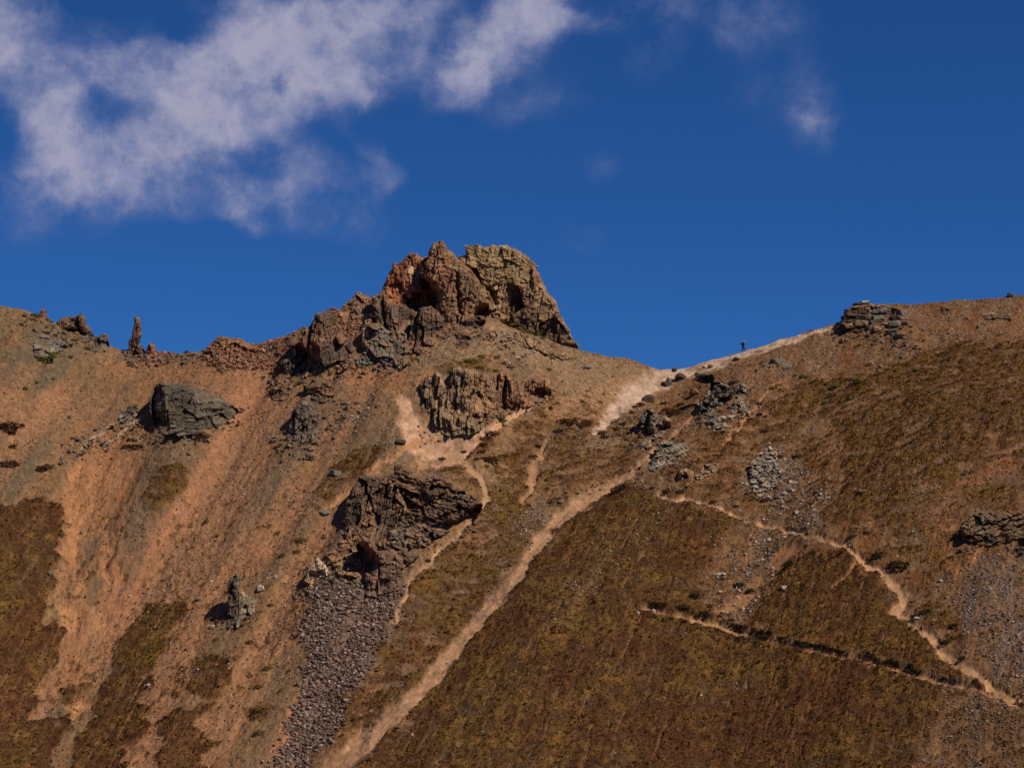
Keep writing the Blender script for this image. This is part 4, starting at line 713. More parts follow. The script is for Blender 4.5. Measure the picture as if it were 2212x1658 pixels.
for i in range(6):   # slabs: split along beds, so square-edged
    r = np.random.default_rng(300 + i); n = np.concatenate([np.eye(3), -np.eye(3), r.normal(size=(5, 3))]) + r.normal(size=(11, 3)) * .12; n /= np.linalg.norm(n, axis=1)[:, None]
    dist = np.concatenate([r.uniform(.7, .95, 6), r.uniform(.85, 1.2, 5)]); dt = IV @ n.T
    STONES.append(IV * np.minimum(np.where(dt > .05, dist / np.maximum(dt, .05), 9).min(1), 1.35)[:, None] * (1 + .03 * r.normal(size=(len(IV), 1))))
MESH = {}
def stone_mesh(i, tone):
    if (i, tone) not in MESH:
        c = np.tile(TONES[tone], (len(IV), 1)) * np.random.default_rng(i).uniform(.8, 1.2, (len(IV), 1)); MESH[(i, tone)] = np_mesh('boulder', STONES[i], IF, c, M_STONE)
    return MESH[(i, tone)]
def boulder(x, y, w, h, tone, label, cat='boulder', name='boulder', group=None, rot=0.0, i=None, depth=.8, sink=.25):
    """w, h seen size in the photo's units; stands where its line of sight meets the hill"""
    p = hit([x], [y + h * .5])[0]; m = p[1] * K
    o = link(name, stone_mesh(random.randrange(15) if i is None else i, tone))
    o.location = (p[0], p[1] + w * m * depth * .3, p[2] + h * m * (.5 - sink) + .1)
    o.scale = (w * m * .58, w * m * .58 * depth, h * m * .62); o.rotation_euler = (0, R(rot), random.uniform(-.5, .5))
    return tag(o, label, cat, group)
# layered slabs on the right crest
outcrop('layered_outcrop', 'ledgy grey-brown bedrock of the layered outcrop on the right-hand crest', fr('Q', [(130, 790), (310, 500), (370, 390), (520, 300), (830, 260), (1150, 300), (1420, 330), (1700, 420), (1760, 620), (1650, 760), (1300, 780), (900, 800), (600, 850), (300, 900)]), fr('Q', [(700, 820)])[0], lean=.6, T=.7, rnd=.9, back=2, cols=(cDRK, cBRN, cTAN), seed=165, facets=((2.4, .8, -4, .7), (1.2, .4, -4, .5), (.4, .24, -4, .2)), rough=.3)
SL = 'flat grey-brown slab in the layered outcrop on the right-hand crest'
slabs = [(750, 235, 190, 44), (600, 290, 210, 56), (590, 380, 320, 76), (420, 430, 230, 66), (480, 490, 330, 70), (440, 560, 320, 74), (820, 465, 280, 76), (1080, 450, 300, 96), (1270, 470, 180, 84), (720, 600, 350, 120), (700, 720, 340, 120), (1050, 600, 280, 100),
         (330, 730, 320, 110), (330, 835, 330, 84), (490, 820, 200, 66), (1320, 360, 240, 60), (1620, 460, 200, 120), (1450, 590, 200, 84), (1640, 600, 220, 60), (1470, 730, 320, 120), (1700, 720, 200, 50), (850, 845, 150, 84), (1030, 870, 160, 90), (1420, 920, 260, 90), (1600, 1010, 260, 76), (900, 390, 260, 60), (600, 640, 200, 80), (950, 700, 200, 70)]
for n_, (x, y, w, h) in enumerate(slabs):
    X, Y = fr('Q', [(x, y)])[0]
    lab = {0: 'topmost pale cap slab of the layered outcrop on the right-hand crest'}.get(n_, SL)
    boulder(X, Y, w * .0938, h * .0938 * 1.25, 'pale' if n_ == 0 else ('grey', 'dark', 'tan', 'grey')[n_ % 4], lab, 'rock slab', 'rock_slab', 'slabs of the layered outcrop', rot=random.uniform(-9, 4), depth=1.3, sink=.12, i=random.randrange(9, 15))
for x, y, w, h, tone, lab in [
    (2182, 637, 14, 9, 'dark', 'lone boulder on the crest skyline near the right edge'), (1682, 778, 28, 11, 'grey', 'long flat grey boulder on the slope right of the hiker'), (1702, 793, 18, 9, 'grey', 'grey boulder just below the long flat grey boulder'),
    (1881, 784, 13, 11, 'tan', 'pale cream block on the slope below the layered outcrop'), (1470, 813, 20, 15, 'dark', 'round dark boulder right of the pale crest path'), (1441, 827, 20, 12, 'dark', 'dark squat boulder between the crest path and the round dark boulder'),
    (1402, 860, 24, 16, 'dark', 'dark split boulder above the shattered grey outcrop'), (1268, 793, 17, 8, 'grey', 'small grey boulder on the bare saddle slope right of the peak'), (868, 952, 22, 12, 'dark', 'dark boulder at the left rim of the pale dirt bowl'),
    (724, 1020, 20, 13, 'grey', 'grey boulder above the small brown turf patch at centre left'), (700, 1107, 22, 13, 'grey', 'grey boulder at the lower tip of the small brown turf patch'), (562, 1270, 17, 11, 'pale', 'pale boulder just above right of the lone rock stump'),
    (458, 1352, 11, 8, 'pale', 'small pale boulder below the lone rock stump'), (107, 1238, 8, 12, 'grey', 'upright grey stone at the edge of the left turf'), (650, 826, 20, 6, 'dark', 'long thin dark log-like stone near the foot of the dark crag'),
    (1862, 1060, 16, 7, 'tan', 'flat tan stone in the right-hand turf above the trail bend'), (1692, 1268, 12, 8, 'pale', 'pale stone at the turf edge below the upper trail'), (1412, 1319, 8, 7, 'pale', 'white stone on the lower trail near its left end'), (1378, 1324, 7, 7, 'pale', 'white stone at the very left tip of the lower trail'),
    (2033, 1254, 10, 6, 'pale', 'white stone on reddish scree right of the wide trail'), (1980, 1335, 12, 6, 'pale', 'pale stone right beside the trail fork'), (1720, 1105, 10, 6, 'tan', 'tan stone on the pale stony patch above the upper trail'), (1516, 811, 28, 10, 'dark', 'broad dark ledge boulder at the hooked top of the knobbly outcrop'),
    (1500, 845, 26, 18, 'red', 'rust-brown boulder beside the path below the broad dark ledge boulder'), (1590, 775, 14, 9, 'dark', 'dark stone on the bank just below the hiker'), (1640, 870, 14, 8, 'brown', 'brown stone right of the small grey outcrop'), (1930, 1218, 8, 5, 'pale', 'pale chip at the edge of the wide trail bend'),
    (595, 1245, 10, 6, 'pale', 'flat pale stone between the lone stump and the small cracked outcrop'), (430, 1293, 14, 7, 'grey', 'grey stone on the orange dirt left of the lone stump'), (320, 1480, 10, 7, 'pale', 'white stone at the edge of the lower left turf strip')]:
    boulder(x, y, w, h, tone, lab, rot=random.uniform(-15, 10))
for x, y in [(300, 770), (310, 776), (322, 780), (333, 772), (345, 778), (352, 784), (318, 768), (338, 788), (362, 776)]:
    boulder(x, y, random.uniform(8, 13), random.uniform(6, 9), random.choice(['brown', 'red', 'dark']), 'brown block in the rubble at the foot of the rock finger', 'boulder', 'boulder', 'rubble under the rock finger', rot=random.uniform(-20, 20))
def scatter_boulders(n, poly, wr, tones, label, group, cat='stone', name='stone'):
    poly = np.array(poly, float); c = 0
    while c < n:
        x, y = rng.uniform(poly[:, 0].min(), poly[:, 0].max()), rng.uniform(poly[:, 1].min(), poly[:, 1].max())
        if sdpoly(np.array([x]), np.array([y]), poly)[0] < 0: continue
        w = rng.uniform(*wr) if rng.random() > .25 else wr[1] * 1.25
        boulder(x, y, w, w * rng.uniform(.5, .85), tones[rng.integers(len(tones))], label, cat, name, group, rot=rng.uniform(-20, 20)); c += 1
scatter_boulders(30, [(1060, 700), (1180, 740), (1230, 785), (1120, 790), (1040, 770)], (4, 8), ['pale', 'tan', 'grey'], 'small pale stone on the bare slope under the flat-topped block', 'stones under the flat-topped block')
scatter_boulders(26, [(560, 755), (640, 715), (660, 760), (610, 790)], (5, 11), ['red', 'brown', 'red', 'dark'], 'rust-red block in the rubble left of the dark crag', 'rubble left of the dark crag')
scatter_boulders(26, [(680, 700), (740, 655), (810, 640), (800, 690), (770, 750), (740, 790)], (5, 11), ['red', 'brown', 'dark', 'tan'], 'orange-brown block in the rubble between the dark crag and the peak', 'rubble between the crag and the peak')
scatter_boulders(26, [(1430, 800), (1620, 775), (1700, 790), (1640, 850), (1480, 870)], (4, 9), ['dark', 'grey', 'tan', 'brown'], 'stone on the tan bank below the hiker', 'stones below the hiker')
scatter_boulders(30, [(1630, 960), (1700, 960), (1780, 1060), (1760, 1120), (1660, 1110)], (4, 8), ['pale', 'grey', 'pale'], 'pale stone in the stony patch above the upper trail', 'stones above the upper trail')
scatter_boulders(26, [(1560, 1180), (1720, 1150), (1650, 1280), (1580, 1330), (1540, 1300)], (4, 8), ['pale', 'grey', 'pale'], 'pale stone in the gully between the upper and lower trails', 'stones between the two trails')
scatter_boulders(20, [(735, 885), (800, 850), (830, 880), (790, 920), (740, 920)], (4, 7), ['pale', 'grey', 'tan'], 'pale stone on the brown gravel left of the dirt bowl', 'stones left of the dirt bowl')
scatter_boulders(24, [(1820, 740), (2150, 660), (2180, 720), (1900, 800)], (4, 8), ['dark', 'grey', 'tan'], 'stone on the brown upper slope right of the layered outcrop', 'stones on the upper right slope')
scatter_boulders(24, [(250, 1300), (420, 1180), (620, 1250), (520, 1420), (380, 1520)], (4, 7), ['pale', 'grey', 'tan'], 'pale stone on the lower left dirt near the lone stump', 'stones near the lone stump')

# ------------------------------------------------------------------ scree and gravel (nobody could count it)
def pick(weight, n):
    """n points on the hill, drawn in proportion to a zone's weight"""
    ok = (zone['px'] > -320) & (zone['px'] < 2540) & (zone['py'] < 1700) & (vy < YR + .5)
    w = weight * ok * (1 - .88 * np.clip(pathm * 1.3, 0, 1) * (len(weight) > 0)); c = np.cumsum(w, dtype=np.float64); k = np.searchsorted(c, rng.uniform(0, c[-1], n))
    X = vx[k] + rng.uniform(-.5, .5, n) * DX; Y = vy[k] + rng.uniform(-.5, .5, n) * DY
    return k, X, Y, ground_z(X, Y)
def stones(name, weight, n, smin, smax, pal, label_kind='stuff', flat=.7):
    k, X, Y, Z = pick(weight, n)
    s = smin * (smax / smin) ** (rng.random(n) ** 3.0)
    base = np.stack([cutrock(SV, np.random.default_rng(900 + i), 9) for i in range(12)])
    b = base[rng.integers(0, 12, n)]
    th = rng.uniform(0, 6.28, n); ct, st = np.cos(th), np.sin(th)
    sc = np.stack([s * rng.uniform(.8, 1.3, n), s * rng.uniform(.7, 1.2, n), s * rng.uniform(.5, .9, n) * flat / .7], 1)
    v = b * sc[:, None, :]
    x = v[..., 0] * ct[:, None] - v[..., 1] * st[:, None]; y = v[..., 0] * st[:, None] + v[..., 1] * ct[:, None]
    V = np.stack([x + X[:, None], y + Y[:, None], v[..., 2] + (Z + .25 * s)[:, None]], -1).reshape(-1, 3)
    F = (SF[None] + (np.arange(n) * len(SV))[:, None, None]).reshape(-1, 3)
    pal = np.array(pal); c = pal[rng.integers(0, len(pal), n)] * rng.uniform(.7, 1.3, (n, 1))
    o = link(name, np_mesh(name, V, F, np.repeat(c, len(SV), 0), M_STONE)); o['kind'] = 'stuff'; return o
pz = lambda poly, soft=7: polymask(QX + 14 * n_mid, QY + 14 * n_big, poly, soft)
apron = sum(strokemask(QX, QY, p_, w_, .9) for p_, w_ in [([(330, 938), (420, 945), (520, 890)], 34), ([(600, 812), (700, 800), (800, 800), (900, 752), (1000, 712), (1100, 740)], 36), ([(600, 960), (680, 960), (740, 880)], 40), ([(470, 1345), (560, 1335)], 26),
    ([(1380, 955), (1480, 1000)], 40), ([(1520, 905), (1640, 890)], 40), ([(2070, 1175), (2212, 1185)], 30), ([(1820, 722), (1950, 738)], 40), ([(1600, 1070), (1680, 1060)], 40), ([(930, 935), (1000, 930), (1080, 900), (1190, 860)], 26), ([(640, 1270), (760, 1260), (860, 1262)], 36), ([(900, 1235), (1040, 1110)], 20), ([(270, 765), (400, 775), (560, 770)], 30), ([(60, 700), (220, 745)], 34), ([(150, 980), (300, 930)], 40), ([(1200, 1090), (1380, 1010)], 14)])
stones('rubble', apron, 5200, .08, .5, [cDRK, cBRN, cTAN, cGRY, lin(104, 80, 60)])
stones('scree', pz(SCREE[0][0], 26) ** 1.5 * np.clip(.85 + 1.5 * streak + n_mid, .1, 1.2) + .4 * pz(SCREE[13][0], 20), 24000, .04, .34, [PURP, lin(138, 114, 98), lin(104, 82, 68), lin(162, 140, 124), lin(126, 96, 76), lin(88, 70, 60)])
o = stones('scree', sum(pz(SCREE[i][0], 26) * SCREE[i][1] for i in (1, 2, 3)) * np.clip(.5 + 1.5 * n_mid + 1.3 * streak, .05, 1), 12000, .04, .20, [lin(144, 128, 114), lin(120, 102, 88), lin(164, 150, 138), lin(108, 84, 66), lin(96, 80, 68)])
stones('scree', sum(pz(SCREE[i][0], 26) * SCREE[i][1] for i in (4, 5, 6, 7, 8, 16)) * np.clip(.4 + 1.8 * n_mid + 1.3 * streak, .02, 1), 6500, .05, .24, [lin(186, 172, 156), lin(150, 130, 112), lin(130, 106, 88), lin(110, 86, 68)])
stones('rubble', sum(pz(SCREE[i][0]) * SCREE[i][1] for i in (9, 10, 11, 15)), 6500, .08, .40, [lin(150, 100, 72), lin(134, 100, 80), lin(160, 128, 104), lin(120, 76, 54)])
stones('gravel', (1 - veg) * (1 - .85 * pathm) * (1 - .6 * CH) * (0.35 + np.maximum(0, n_big + .3)), 92000, .04, .20, [lin(150, 124, 100), lin(128, 100, 76), lin(112, 90, 70), lin(170, 150, 128), lin(140, 92, 62)])

# ------------------------------------------------------------------ turf and low plants
def leaves(X, Y, Z, rad, hgt, cols, nl=6, wide=.5):
    n = len(X); ang = rng.uniform(0, 6.283, (n, nl)); rr = np.sqrt(rng.random((n, nl))) * rad[:, None]
    rx, ry = X[:, None] + np.cos(ang) * rr, Y[:, None] + np.sin(ang) * rr
    rz = Z[:, None] - .06 + 0 * rx
    lean = rng.uniform(.2, .9, (n, nl)); hh = hgt[:, None] * rng.uniform(.55, 1.2, (n, nl))
    tx, ty, tz = rx + np.cos(ang) * hh * lean * .7, ry + np.sin(ang) * hh * lean * .7, rz + hh
    sa = ang + rng.uniform(.6, 2.5, (n, nl)); wd = rad[:, None] * wide
    P = np.stack([np.stack([rx - np.cos(sa) * wd, ry - np.sin(sa) * wd, rz], -1), np.stack([rx + np.cos(sa) * wd, ry + np.sin(sa) * wd, rz + .02], -1), np.stack([tx, ty, tz], -1)], 2)
    V = P.reshape(-1, 3); F = np.arange(len(V)).reshape(-1, 3)
    c = np.repeat(cols * rng.uniform(.6, 1.5, (n, 1)), nl * 3, 0)
    return V, F, c
n = 200000
k, X, Y, Z = pick(np.maximum(veg - .15, 0) ** .8, n)
pal = np.array([lin(116, 68, 27), lin(122, 80, 27), lin(150, 106, 32), lin(94, 58, 27), lin(108, 78, 30), lin(126, 70, 30)])
q = .8 * zone['nb'][k] + .9 * zone['nm'][k] + 1.0 * contour[k] + rng.normal(0, .24, n)
ci = np.where(q > .45, 2, np.where(q > .2, 1, np.where(q > .02, 4, np.where(q > -.2, 0, np.where(q > -.5, 3, 5)))))
V, F, c = leaves(X, Y, Z, rng.uniform(.06, .18, n), rng.uniform(.05, .17, n), pal[ci], nl=5)
bank_shade = strokemask(PX, PY + 8, PATHS[6][0][:-2], [2, 4, 5, 2, 1, 3, 4, 4, 4, 2, 3, 4, 4, 3, 1], .5) * sstep(-.12, .12, n_mid + .6 * contour)
k2, X2, Y2, Z2_ = pick(bank_shade, 1200); n2_ = len(k2)
V2, F2, c2_ = leaves(X2, Y2, Z2_, rng.uniform(.10, .24, n2_), rng.uniform(.15, .30, n2_), np.array([lin(72, 62, 30), lin(84, 62, 32), lin(60, 50, 28)])[rng.integers(0, 3, n2_)], nl=5)  # dark tufts added as the shade line under the overhanging bank
k4, X4, Y4, Z4_ = pick(np.maximum(veg - .1, 0) * np.clip(.4 + 1.5 * n_mid + contour, 0, 1), 5000); n4_ = len(k4)
V4, F4, c4_ = leaves(X4, Y4, Z4_, rng.uniform(.16, .36, n4_), rng.uniform(.22, .46, n4_), np.array([lin(92, 60, 28), lin(104, 68, 30), lin(86, 66, 30), lin(122, 86, 32)])[rng.integers(0, 4, n4_)], nl=9, wide=.3)
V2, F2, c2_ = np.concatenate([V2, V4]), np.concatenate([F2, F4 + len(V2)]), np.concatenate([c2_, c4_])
vg = np.zeros(GX.shape, np.float32); vg[sel] = veg; vup = np.roll(vg, -7, 0)[sel]; lip_shade = np.clip(veg - vup - .25, 0, 1) * (GY[sel] < YR - 8)
k3, X3, Y3, Z3_ = pick(lip_shade, 9000); n3_ = len(k3)
V3, F3, c3_ = leaves(X3, Y3, Z3_, rng.uniform(.08, .2, n3_), rng.uniform(.14, .30, n3_), np.array([lin(84, 58, 30), lin(72, 52, 28), lin(76, 62, 32)])[rng.integers(0, 3, n3_)], nl=5)  # shadow of the turf's upper edge, put into darker leaf colours
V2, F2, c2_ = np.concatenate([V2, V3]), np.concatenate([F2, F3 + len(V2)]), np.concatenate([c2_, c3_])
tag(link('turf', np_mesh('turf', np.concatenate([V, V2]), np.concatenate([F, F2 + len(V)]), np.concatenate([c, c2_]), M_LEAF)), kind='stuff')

def cushion(seed, n=260):
    r = np.random.default_rng(seed); th = r.uniform(0, 6.283, n); ph = np.arccos(r.uniform(0, 1, n)); lump = 1 + .28 * np.sin(3 * th + seed) * np.sin(2 * ph)
    d = np.stack([np.sin(ph) * np.cos(th), np.sin(ph) * np.sin(th), np.cos(ph)], 1); c = d * lump[:, None] * r.uniform(.7, 1.05, (n, 1))
    a = r.normal(size=(n, 3)); a /= np.linalg.norm(a, axis=1)[:, None]; b = np.cross(a, d); b /= np.maximum(np.linalg.norm(b, axis=1), .1)[:, None]
    s = r.uniform(.12, .24, (n, 1)); V = np.stack([c - a * s, c + a * s, c + b * s * 1.2 + d * s * .5], 1).reshape(-1, 3)
    V[:, 2] = np.maximum(V[:, 2], -.25); return V, np.arange(3 * n).reshape(-1, 3), r
PLM = {}
def plant_mesh(i, tone):
    if (i, tone) not in PLM:
        V, F, r = cushion(i); base = dict(green=lin(96, 100, 32), olive=lin(112, 96, 36), dark=lin(58, 50, 26), rust=lin(80, 52, 29))[tone]
        PLM[(i, tone)] = np_mesh('cushion', V, F, np.repeat(base * r.uniform(.6, 1.4, (len(F), 1)), 3, 0), M_LEAF)
    return PLM[(i, tone)]
def plant(x, y, w, h, tone, label, group, name='cushion_plant', cat='plant'):
    p = hit([x], [y + h * .3])[0]; m = p[1] * K
    o = link(name, plant_mesh(random.randrange(6), tone)); o.location = (p[0], p[1], p[2] + .02)
    o.scale = (w * m * .5, max(w * .45, h * .9) * m * .7, h * m * .62); o.rotation_euler = (R(10), R(random.uniform(-14, 2)), random.uniform(-.3, .3))
    return tag(o, label, cat, group)
GP = [
    ('bright green cushion plant on the gravel near the left crest', 'green plants near the left crest', 'green', [(100, 774, 44, 14), (76, 680, 22, 9), (152, 770, 12, 8), (114, 765, 26, 10), (56, 838, 12, 9), (80, 825, 9, 7), (115, 818, 10, 6), (186, 752, 10, 6), (150, 900, 9, 6)]),
    ('green cushion plant along the foot of the flat-topped block', 'green plants at the foot of the block', 'green', [(1108, 700, 16, 8), (1122, 709, 20, 8), (1138, 715, 24, 8), (1156, 721, 26, 8), (1172, 729, 20, 7), (1140, 728, 16, 7)]),
    ('olive cushion plant on the slope between the peak and the tan columnar outcrop', 'plants above the columnar outcrop', 'olive', [(1186, 765, 20, 8), (1194, 774, 16, 8), (1120, 774, 12, 8), (1072, 770, 20, 7), (1088, 784, 14, 7), (1102, 792, 18, 9), (1040, 768, 20, 7), (1010, 778, 22, 8), (1036, 792, 26, 9), (1070, 800, 14, 8), (980, 800, 26, 9), (1000, 812, 18, 9), (1186, 797, 14, 7), (1130, 770, 9, 5)]),
    ('green cushion plant growing on top of the tan columnar outcrop', 'plants on the columnar outcrop', 'green', [(1002, 806, 12, 8), (996, 815, 10, 8), (1085, 908, 24, 8)]),
    ('bright green mat plant on the right slope below the layered outcrop', 'green plants on the right slope', 'green', [(1857, 820, 40, 12), (1804, 832, 26, 10), (1736, 812, 22, 8), (1718, 810, 9, 7), (1838, 857, 18, 12), (1785, 829, 12, 6), (1832, 818, 14, 6), (1897, 823, 10, 7), (1908, 804, 16, 7), (1936, 799, 14, 7), (1978, 797, 20, 7), (1670, 838, 22, 9), (1682, 832, 18, 7), (1796, 852, 10, 8), (1816, 865, 12, 7), (1825, 877, 12, 7), (1856, 838, 12, 9), (1782, 868, 14, 7), (1988, 754, 9, 4), (1979, 747, 8, 4), (1895, 802, 8, 6)]),
    ('small green plant on the bare saddle slope', 'plants on the saddle', 'green', [(1268, 844, 9, 5), (1258, 866, 10, 6), (1303, 850, 8, 5), (1215, 823, 7, 4)]),
    ('dark cushion plant beside the upper trail', 'dark plants beside the upper trail', 'dark', [(1942, 1218, 48, 20), (1895, 1198, 26, 14), (1870, 1150, 18, 8), (1840, 1158, 22, 8), (1705, 1216, 22, 16), (1978, 1330, 22, 10), (2000, 1320, 26, 12), (2042, 1385, 24, 12), (2060, 1350, 20, 10), (2078, 1420, 18, 10), (2106, 1470, 16, 10), (1740, 1178, 12, 7)]),
    ('leafy tussock added on the bank above the lower trail, dark in place of shade', 'added shade tussocks along the lower trail', 'dark', [(1430, 1304, 26, 8), (1478, 1309, 30, 9), (1520, 1322, 24, 8), (1575, 1338, 20, 7), (1650, 1372, 26, 8), (1740, 1391, 24, 8), (1905, 1430, 26, 9), (1960, 1447, 24, 8)]),  # tussocks added dark to carry the bank's shade line
    ('dark plant on the stony ground between the two trails', 'dark plants between the trails', 'dark', [(1595, 1262, 26, 14), (1620, 1275, 22, 12), (1500, 1285, 24, 14), (1552, 1330, 12, 7), (1580, 1340, 12, 8), (1590, 1350, 14, 7), (1530, 1328, 14, 6), (1450, 1335, 14, 7), (1480, 1340, 14, 7)]),
    ('dark heath clump on the stony ground above the upper trail', 'heath clumps above the upper trail', 'rust', [(1685, 985, 14, 10), (1722, 985, 26, 12), (1590, 1093, 14, 8), (1410, 1053, 18, 8), (1440, 1060, 20, 8), (1470, 1060, 20, 9), (1540, 1083, 18, 8), (1650, 1080, 20, 10), (1340, 1052, 40, 14), (1650, 930, 20, 9), (1480, 1025, 16, 8)]),
    ('rust-brown plant on the bank beside the shattered grey outcrop', 'plants beside the shattered outcrop', 'rust', [(1383, 872, 18, 9), (1370, 878, 14, 7), (1435, 870, 20, 8), (1470, 873, 18, 9), (1460, 890, 44, 16), (1440, 885, 24, 12), (1330, 925, 22, 8), (1300, 935, 22, 8), (1306, 943, 22, 8), (1585, 825, 26, 8), (1345, 915, 18, 8), (1360, 935, 16, 8), (1365, 890, 14, 7)]),
    ('dark brown mat plant on the greenish gravel at the left edge', 'mat plants at the left edge', 'rust', [(18, 918, 54, 20), (48, 918, 14, 8), (26, 933, 18, 8), (28, 963, 20, 10), (22, 1000, 44, 14), (96, 1008, 40, 12), (84, 1014, 18, 9), (300, 962, 40, 8), (275, 963, 22, 9), (395, 935, 8, 8), (430, 940, 46, 16)]),
    ('small green plant on the lower left dirt', 'plants on the lower left dirt', 'olive', [(446, 1125, 12, 9), (470, 1155, 12, 7), (600, 1150, 14, 7), (640, 1190, 18, 8), (610, 1198, 16, 10), (584, 1305, 16, 7), (528, 1335, 18, 6), (580, 1440, 22, 10), (560, 1480, 20, 10), (560, 1580, 26, 12), (606, 1490, 10, 8), (560, 1530, 34, 12), (540, 1385, 18, 8), (700, 1160, 10, 7), (650, 1165, 24, 10)]),
    ('small clump on the pale dirt bowl', 'clumps on the dirt bowl', 'rust', [(938, 932, 6, 6), (904, 920, 5, 5), (908, 940, 5, 4), (913, 945, 5, 4), (919, 958, 5, 4), (908, 964, 5, 4), (1030, 990, 14, 7), (955, 990, 16, 7), (1002, 975, 14, 6), (1012, 985, 10, 5)]),
    ('dark brown heath patch on the slope right of the dirt bowl', 'heath patches right of the dirt bowl', 'rust', [(1062, 935, 32, 12), (1050, 945, 26, 10), (1045, 960, 22, 9), (1060, 990, 40, 14), (1040, 975, 20, 9), (1162, 962, 18, 8), (1152, 985, 20, 8), (1225, 908, 44, 12), (1262, 915, 32, 12), (1205, 930, 24, 10)]),
]
for lab, grp, tone, lst in GP:
    for (x, y, w, h) in lst: plant(x, y, w, h, tone, lab, grp)

# ------------------------------------------------------------------ hiker on the crest
M_SKIN = mat_plain('skin', (.46, .27, .19), .06, 20, .6); M_SHIRT = mat_plain('dark_shirt', (.028, .038, .07), .2, 30); M_TROU = mat_plain('navy_trousers', (.02, .024, .05), .2, 30)
M_BAG = mat_plain('black_pack_cloth', (.012, .016, .016), .2, 40); M_CAP = mat_plain('white_cap_cloth', (.72, .70, .72), .06, 20); M_BOOT = mat_plain('boot_leather', (.05, .035, .025), .2, 30); M_HAIR = mat_plain('hair', (.05, .03, .02), .2, 60)
def skinmesh(name, joints, bones, mat, parent, root=0, sub=1):
    """a limb tree grown into one continuous surface"""
    me = bpy.data.meshes.new(name + '_tree'); me.from_pydata([j[0] for j in joints], bones, []); o = bpy.data.objects.new(name + '_tree', me); scene.collection.objects.link(o)
    o.modifiers.new('s', 'SKIN'); sv = me.skin_vertices[0].data
    for v, j in zip(sv, joints): v.radius = (j[1], j[2] if len(j) > 2 else j[1]); v.use_root = False
    sv[root].use_root = True
    if sub: m = o.modifiers.new('d', 'SUBSURF'); m.levels = sub; m.render_levels = sub
    dg = C.evaluated_depsgraph_get(); out = bpy.data.meshes.new_from_object(o.evaluated_get(dg)); out.name = name
    bpy.data.objects.remove(o); out.materials.clear(); out.materials.append(mat)
    for p in out.polygons: p.use_smooth = True
    return link(name, out, parent)
def build_hiker(loc):
    H = empty('person', loc)
    tag(H, 'lone hiker in dark clothes and white cap walking up the crest path', 'person')
    # local frame: x forward (uphill to the right), y away from the camera, z up; ground slopes .27 along x
    g = .27
    hip = (0, 0, .92); che = (.10, 0, 1.32); nek = (.15, 0, 1.47); hd = (.19, 0, 1.60)
    jt = [(hip, .13, .16), ((.04, 0, 1.10), .12, .15), (che, .13, .18), (nek, .055), ((.185, 0, 1.555), .075), ((.20, 0, 1.66), .098), ((.20, 0, 1.74), .07)]
    bn = [(0, 1), (1, 2), (2, 3), (3, 4), (4, 5), (5, 6)]
    def limb(base, pts):
        p = base
        for q in pts: jt.append(q); bn.append((p, len(jt) - 1)); p = len(jt) - 1
        return p
    ends = {}
    for s in (-1, 1):
        foot = (.18, s * .10, .18 * g + .09) if s < 0 else (-.15, s * .10, -.15 * g + .10)
        knee = (.24, s * .10, .56) if s < 0 else (-.02, s * .10, .48)
        limb(0, [((knee[0] * .25, s * .10, .86), .09), (knee, .062), ((knee[0] * .45 + foot[0] * .55, s * .10, knee[2] * .45 + foot[2] * .55), .055), (foot, .042), ((foot[0] + .14, s * .10, foot[2] - .03 + .12 * g), .036)])
        ends['foot', s] = foot
        sh = (.11, s * .20, 1.38); el = (.22, s * .25, 1.12) if s < 0 else (.02, s * .26, 1.10); wr = (.44, s * .20, 1.22) if s < 0 else (.20, s * .26, .98)
        w = limb(2, [(sh, .062), (el, .045), (wr, .030)])
        dx, dz = np.array(wr) - np.array(el), None; dx = dx / np.linalg.norm(dx)
        palm = np.array(wr) + dx * .055; pi_ = limb(w, [(tuple(palm), .030, .026)])
        up = np.array([0, s * -1.0, 0]); sd_ = np.cross(dx, up)
        for f_, (off, ln) in enumerate(((-.030, .055), (-.010, .066), (.011, .062), (.031, .048))):
            b0 = palm + sd_ * off + dx * .03; b1 = b0 + dx * ln * .6 + up * .012; b2 = b1 + dx * ln * .35 + up * .03
            limb(pi_, [(tuple(b0), .010), (tuple(b1), .009), (tuple(b2), .007)])
        t0 = np.array(wr) + dx * .02 + sd_ * -.032; limb(w, [(tuple(t0), .011), (tuple(t0 + dx * .04 + sd_ * -.02 + up * .01), .009)])
    body = skinmesh('body', jt, bn, M_SKIN, H)
    # face: nose, ears, eyes on the head, which looks along +x
    nose = skinmesh('nose', [((.292, 0, 1.665), .010), ((.315, 0, 1.63), .014)], [(0, 1)], M_SKIN, H, sub=1)
    for s in (-1, 1):
        skinmesh('ear', [((.20, s * .10, 1.67), .012, .02), ((.20, s * .105, 1.63), .010, .016)], [(0, 1)], M_SKIN, H); skinmesh('eye', [((.288, s * .035, 1.672), .009), ((.290, s * .035, 1.668), .009)], [(0, 1)], M_HAIR, H, sub=1)
    skinmesh('mouth', [((.293, -.02, 1.595), .006), ((.293, .02, 1.595), .006)], [(0, 1)], M_BOOT, H)
    skinmesh('hair', [((.13, 0, 1.70), .085, .10), ((.12, 0, 1.62), .07, .09), ((.125, 0, 1.57), .05, .07)], [(0, 1), (1, 2)], M_HAIR, H)
    skinmesh('cap', [((.19, 0, 1.71), .112, .112), ((.19, 0, 1.77), .095, .095), ((.25, 0, 1.715), .04, .09), ((.36, 0, 1.70), .012, .07)], [(0, 1), (0, 2), (2, 3)], M_CAP, H)
    shirt = [((0, 0, .90), .17, .20), ((.04, 0, 1.10), .17, .20), (che, .18, .22), ((.14, 0, 1.44), .10, .12)]; sb = [(0, 1), (1, 2), (2, 3)]
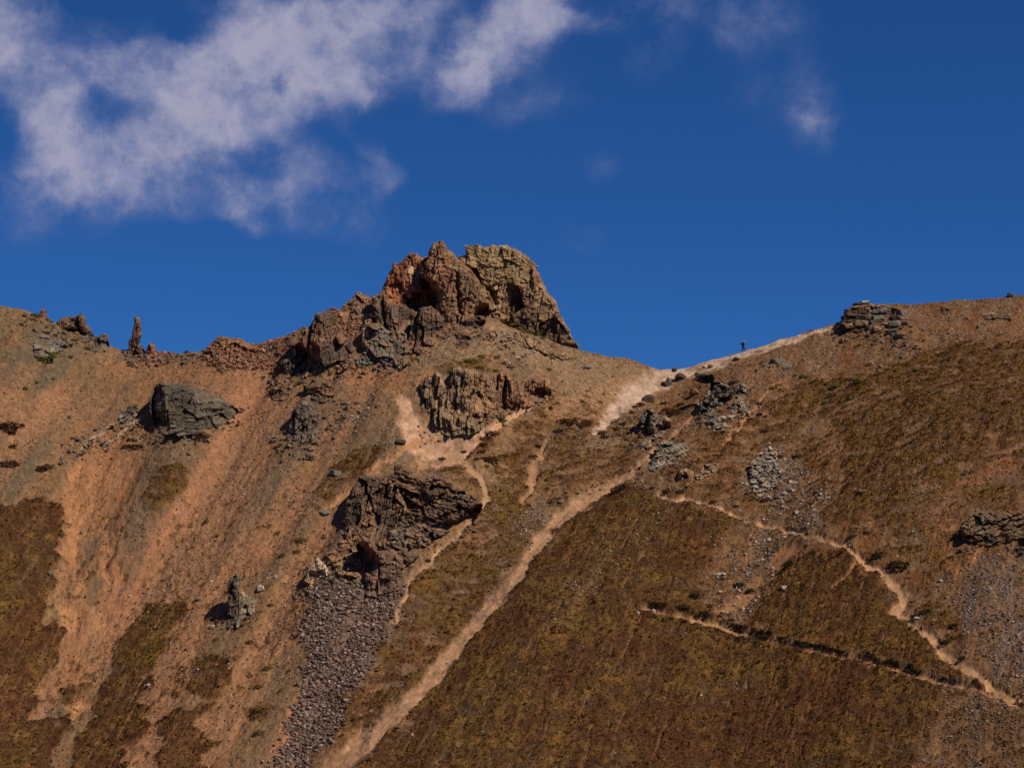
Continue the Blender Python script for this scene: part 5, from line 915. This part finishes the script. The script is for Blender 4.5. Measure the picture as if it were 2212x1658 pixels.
    for s in (-1, 1):
        el = (.22, s * .25, 1.12) if s < 0 else (.02, s * .26, 1.10); wr = (.41, s * .205, 1.207) if s < 0 else (.18, s * .26, .995)
        i0 = len(shirt); shirt += [((.11, s * .20, 1.38), .095), (el, .08), (wr, .06)]; sb += [(2, i0), (i0, i0 + 1), (i0 + 1, i0 + 2)]
    skinmesh('shirt', shirt, sb, M_SHIRT, H)
    tr = [((0, 0, .94), .145, .18)]; tb = []
    for s in (-1, 1):
        f = ends['foot', s]; knee = (.24, s * .10, .56) if s < 0 else (-.02, s * .10, .48)
        i0 = len(tr); tr += [((knee[0] * .25, s * .10, .84), .125), (knee, .10), ((f[0], s * .10, f[2] + .06), .082)]; tb += [(0, i0), (i0, i0 + 1), (i0 + 1, i0 + 2)]
    skinmesh('trousers', tr, tb, M_TROU, H)
    for s in (-1, 1):
        f = ends['foot', s]; skinmesh('boot', [((f[0] - .03, s * .10, f[2] + .05), .055), ((f[0] - .02, s * .10, f[2] - .03), .052), ((f[0] + .17, s * .10, f[2] - .04 + .15 * g), .044, .05)], [(0, 1), (1, 2)], M_BOOT, H)
    B = empty('backpack', (loc[0] - .10, loc[1], loc[2] + 1.2)); tag(B, 'black backpack worn on the back of the lone hiker', 'backpack')
    o = skinmesh('pack_body', [((-.10, 0, -.20), .14, .17), ((-.11, 0, 0), .17, .19), ((-.06, 0, .20), .14, .17), ((-.03, 0, .28), .09, .14)], [(0, 1), (1, 2), (2, 3)], M_BAG, B)
    skinmesh('pack_pocket', [((-.22, 0, -.14), .05, .11), ((-.22, 0, .04), .05, .10)], [(0, 1)], M_BAG, B)
    for s in (-1, 1): skinmesh('shoulder_strap', [((.02, s * .12, .24), .022), ((.20, s * .12, .26), .022), ((.35, s * .13, .12), .022), ((.32, s * .15, -.05), .02), ((.10, s * .17, -.14), .02)], [(0, 1), (1, 2), (2, 3), (3, 4)], M_BAG, B)
    return H
p = hit([1606], [762])[0]
yy_ = np.linspace(p[1], YR + 1, 60); dd_ = [project(p[0], a_, float(ground_z([p[0]], [a_])[0]))[1] for a_ in yy_]; yb = float(yy_[int(np.argmin(dd_))])
build_hiker((float(p[0]), yb, float(ground_z([p[0]], [yb])[0]) + .02))
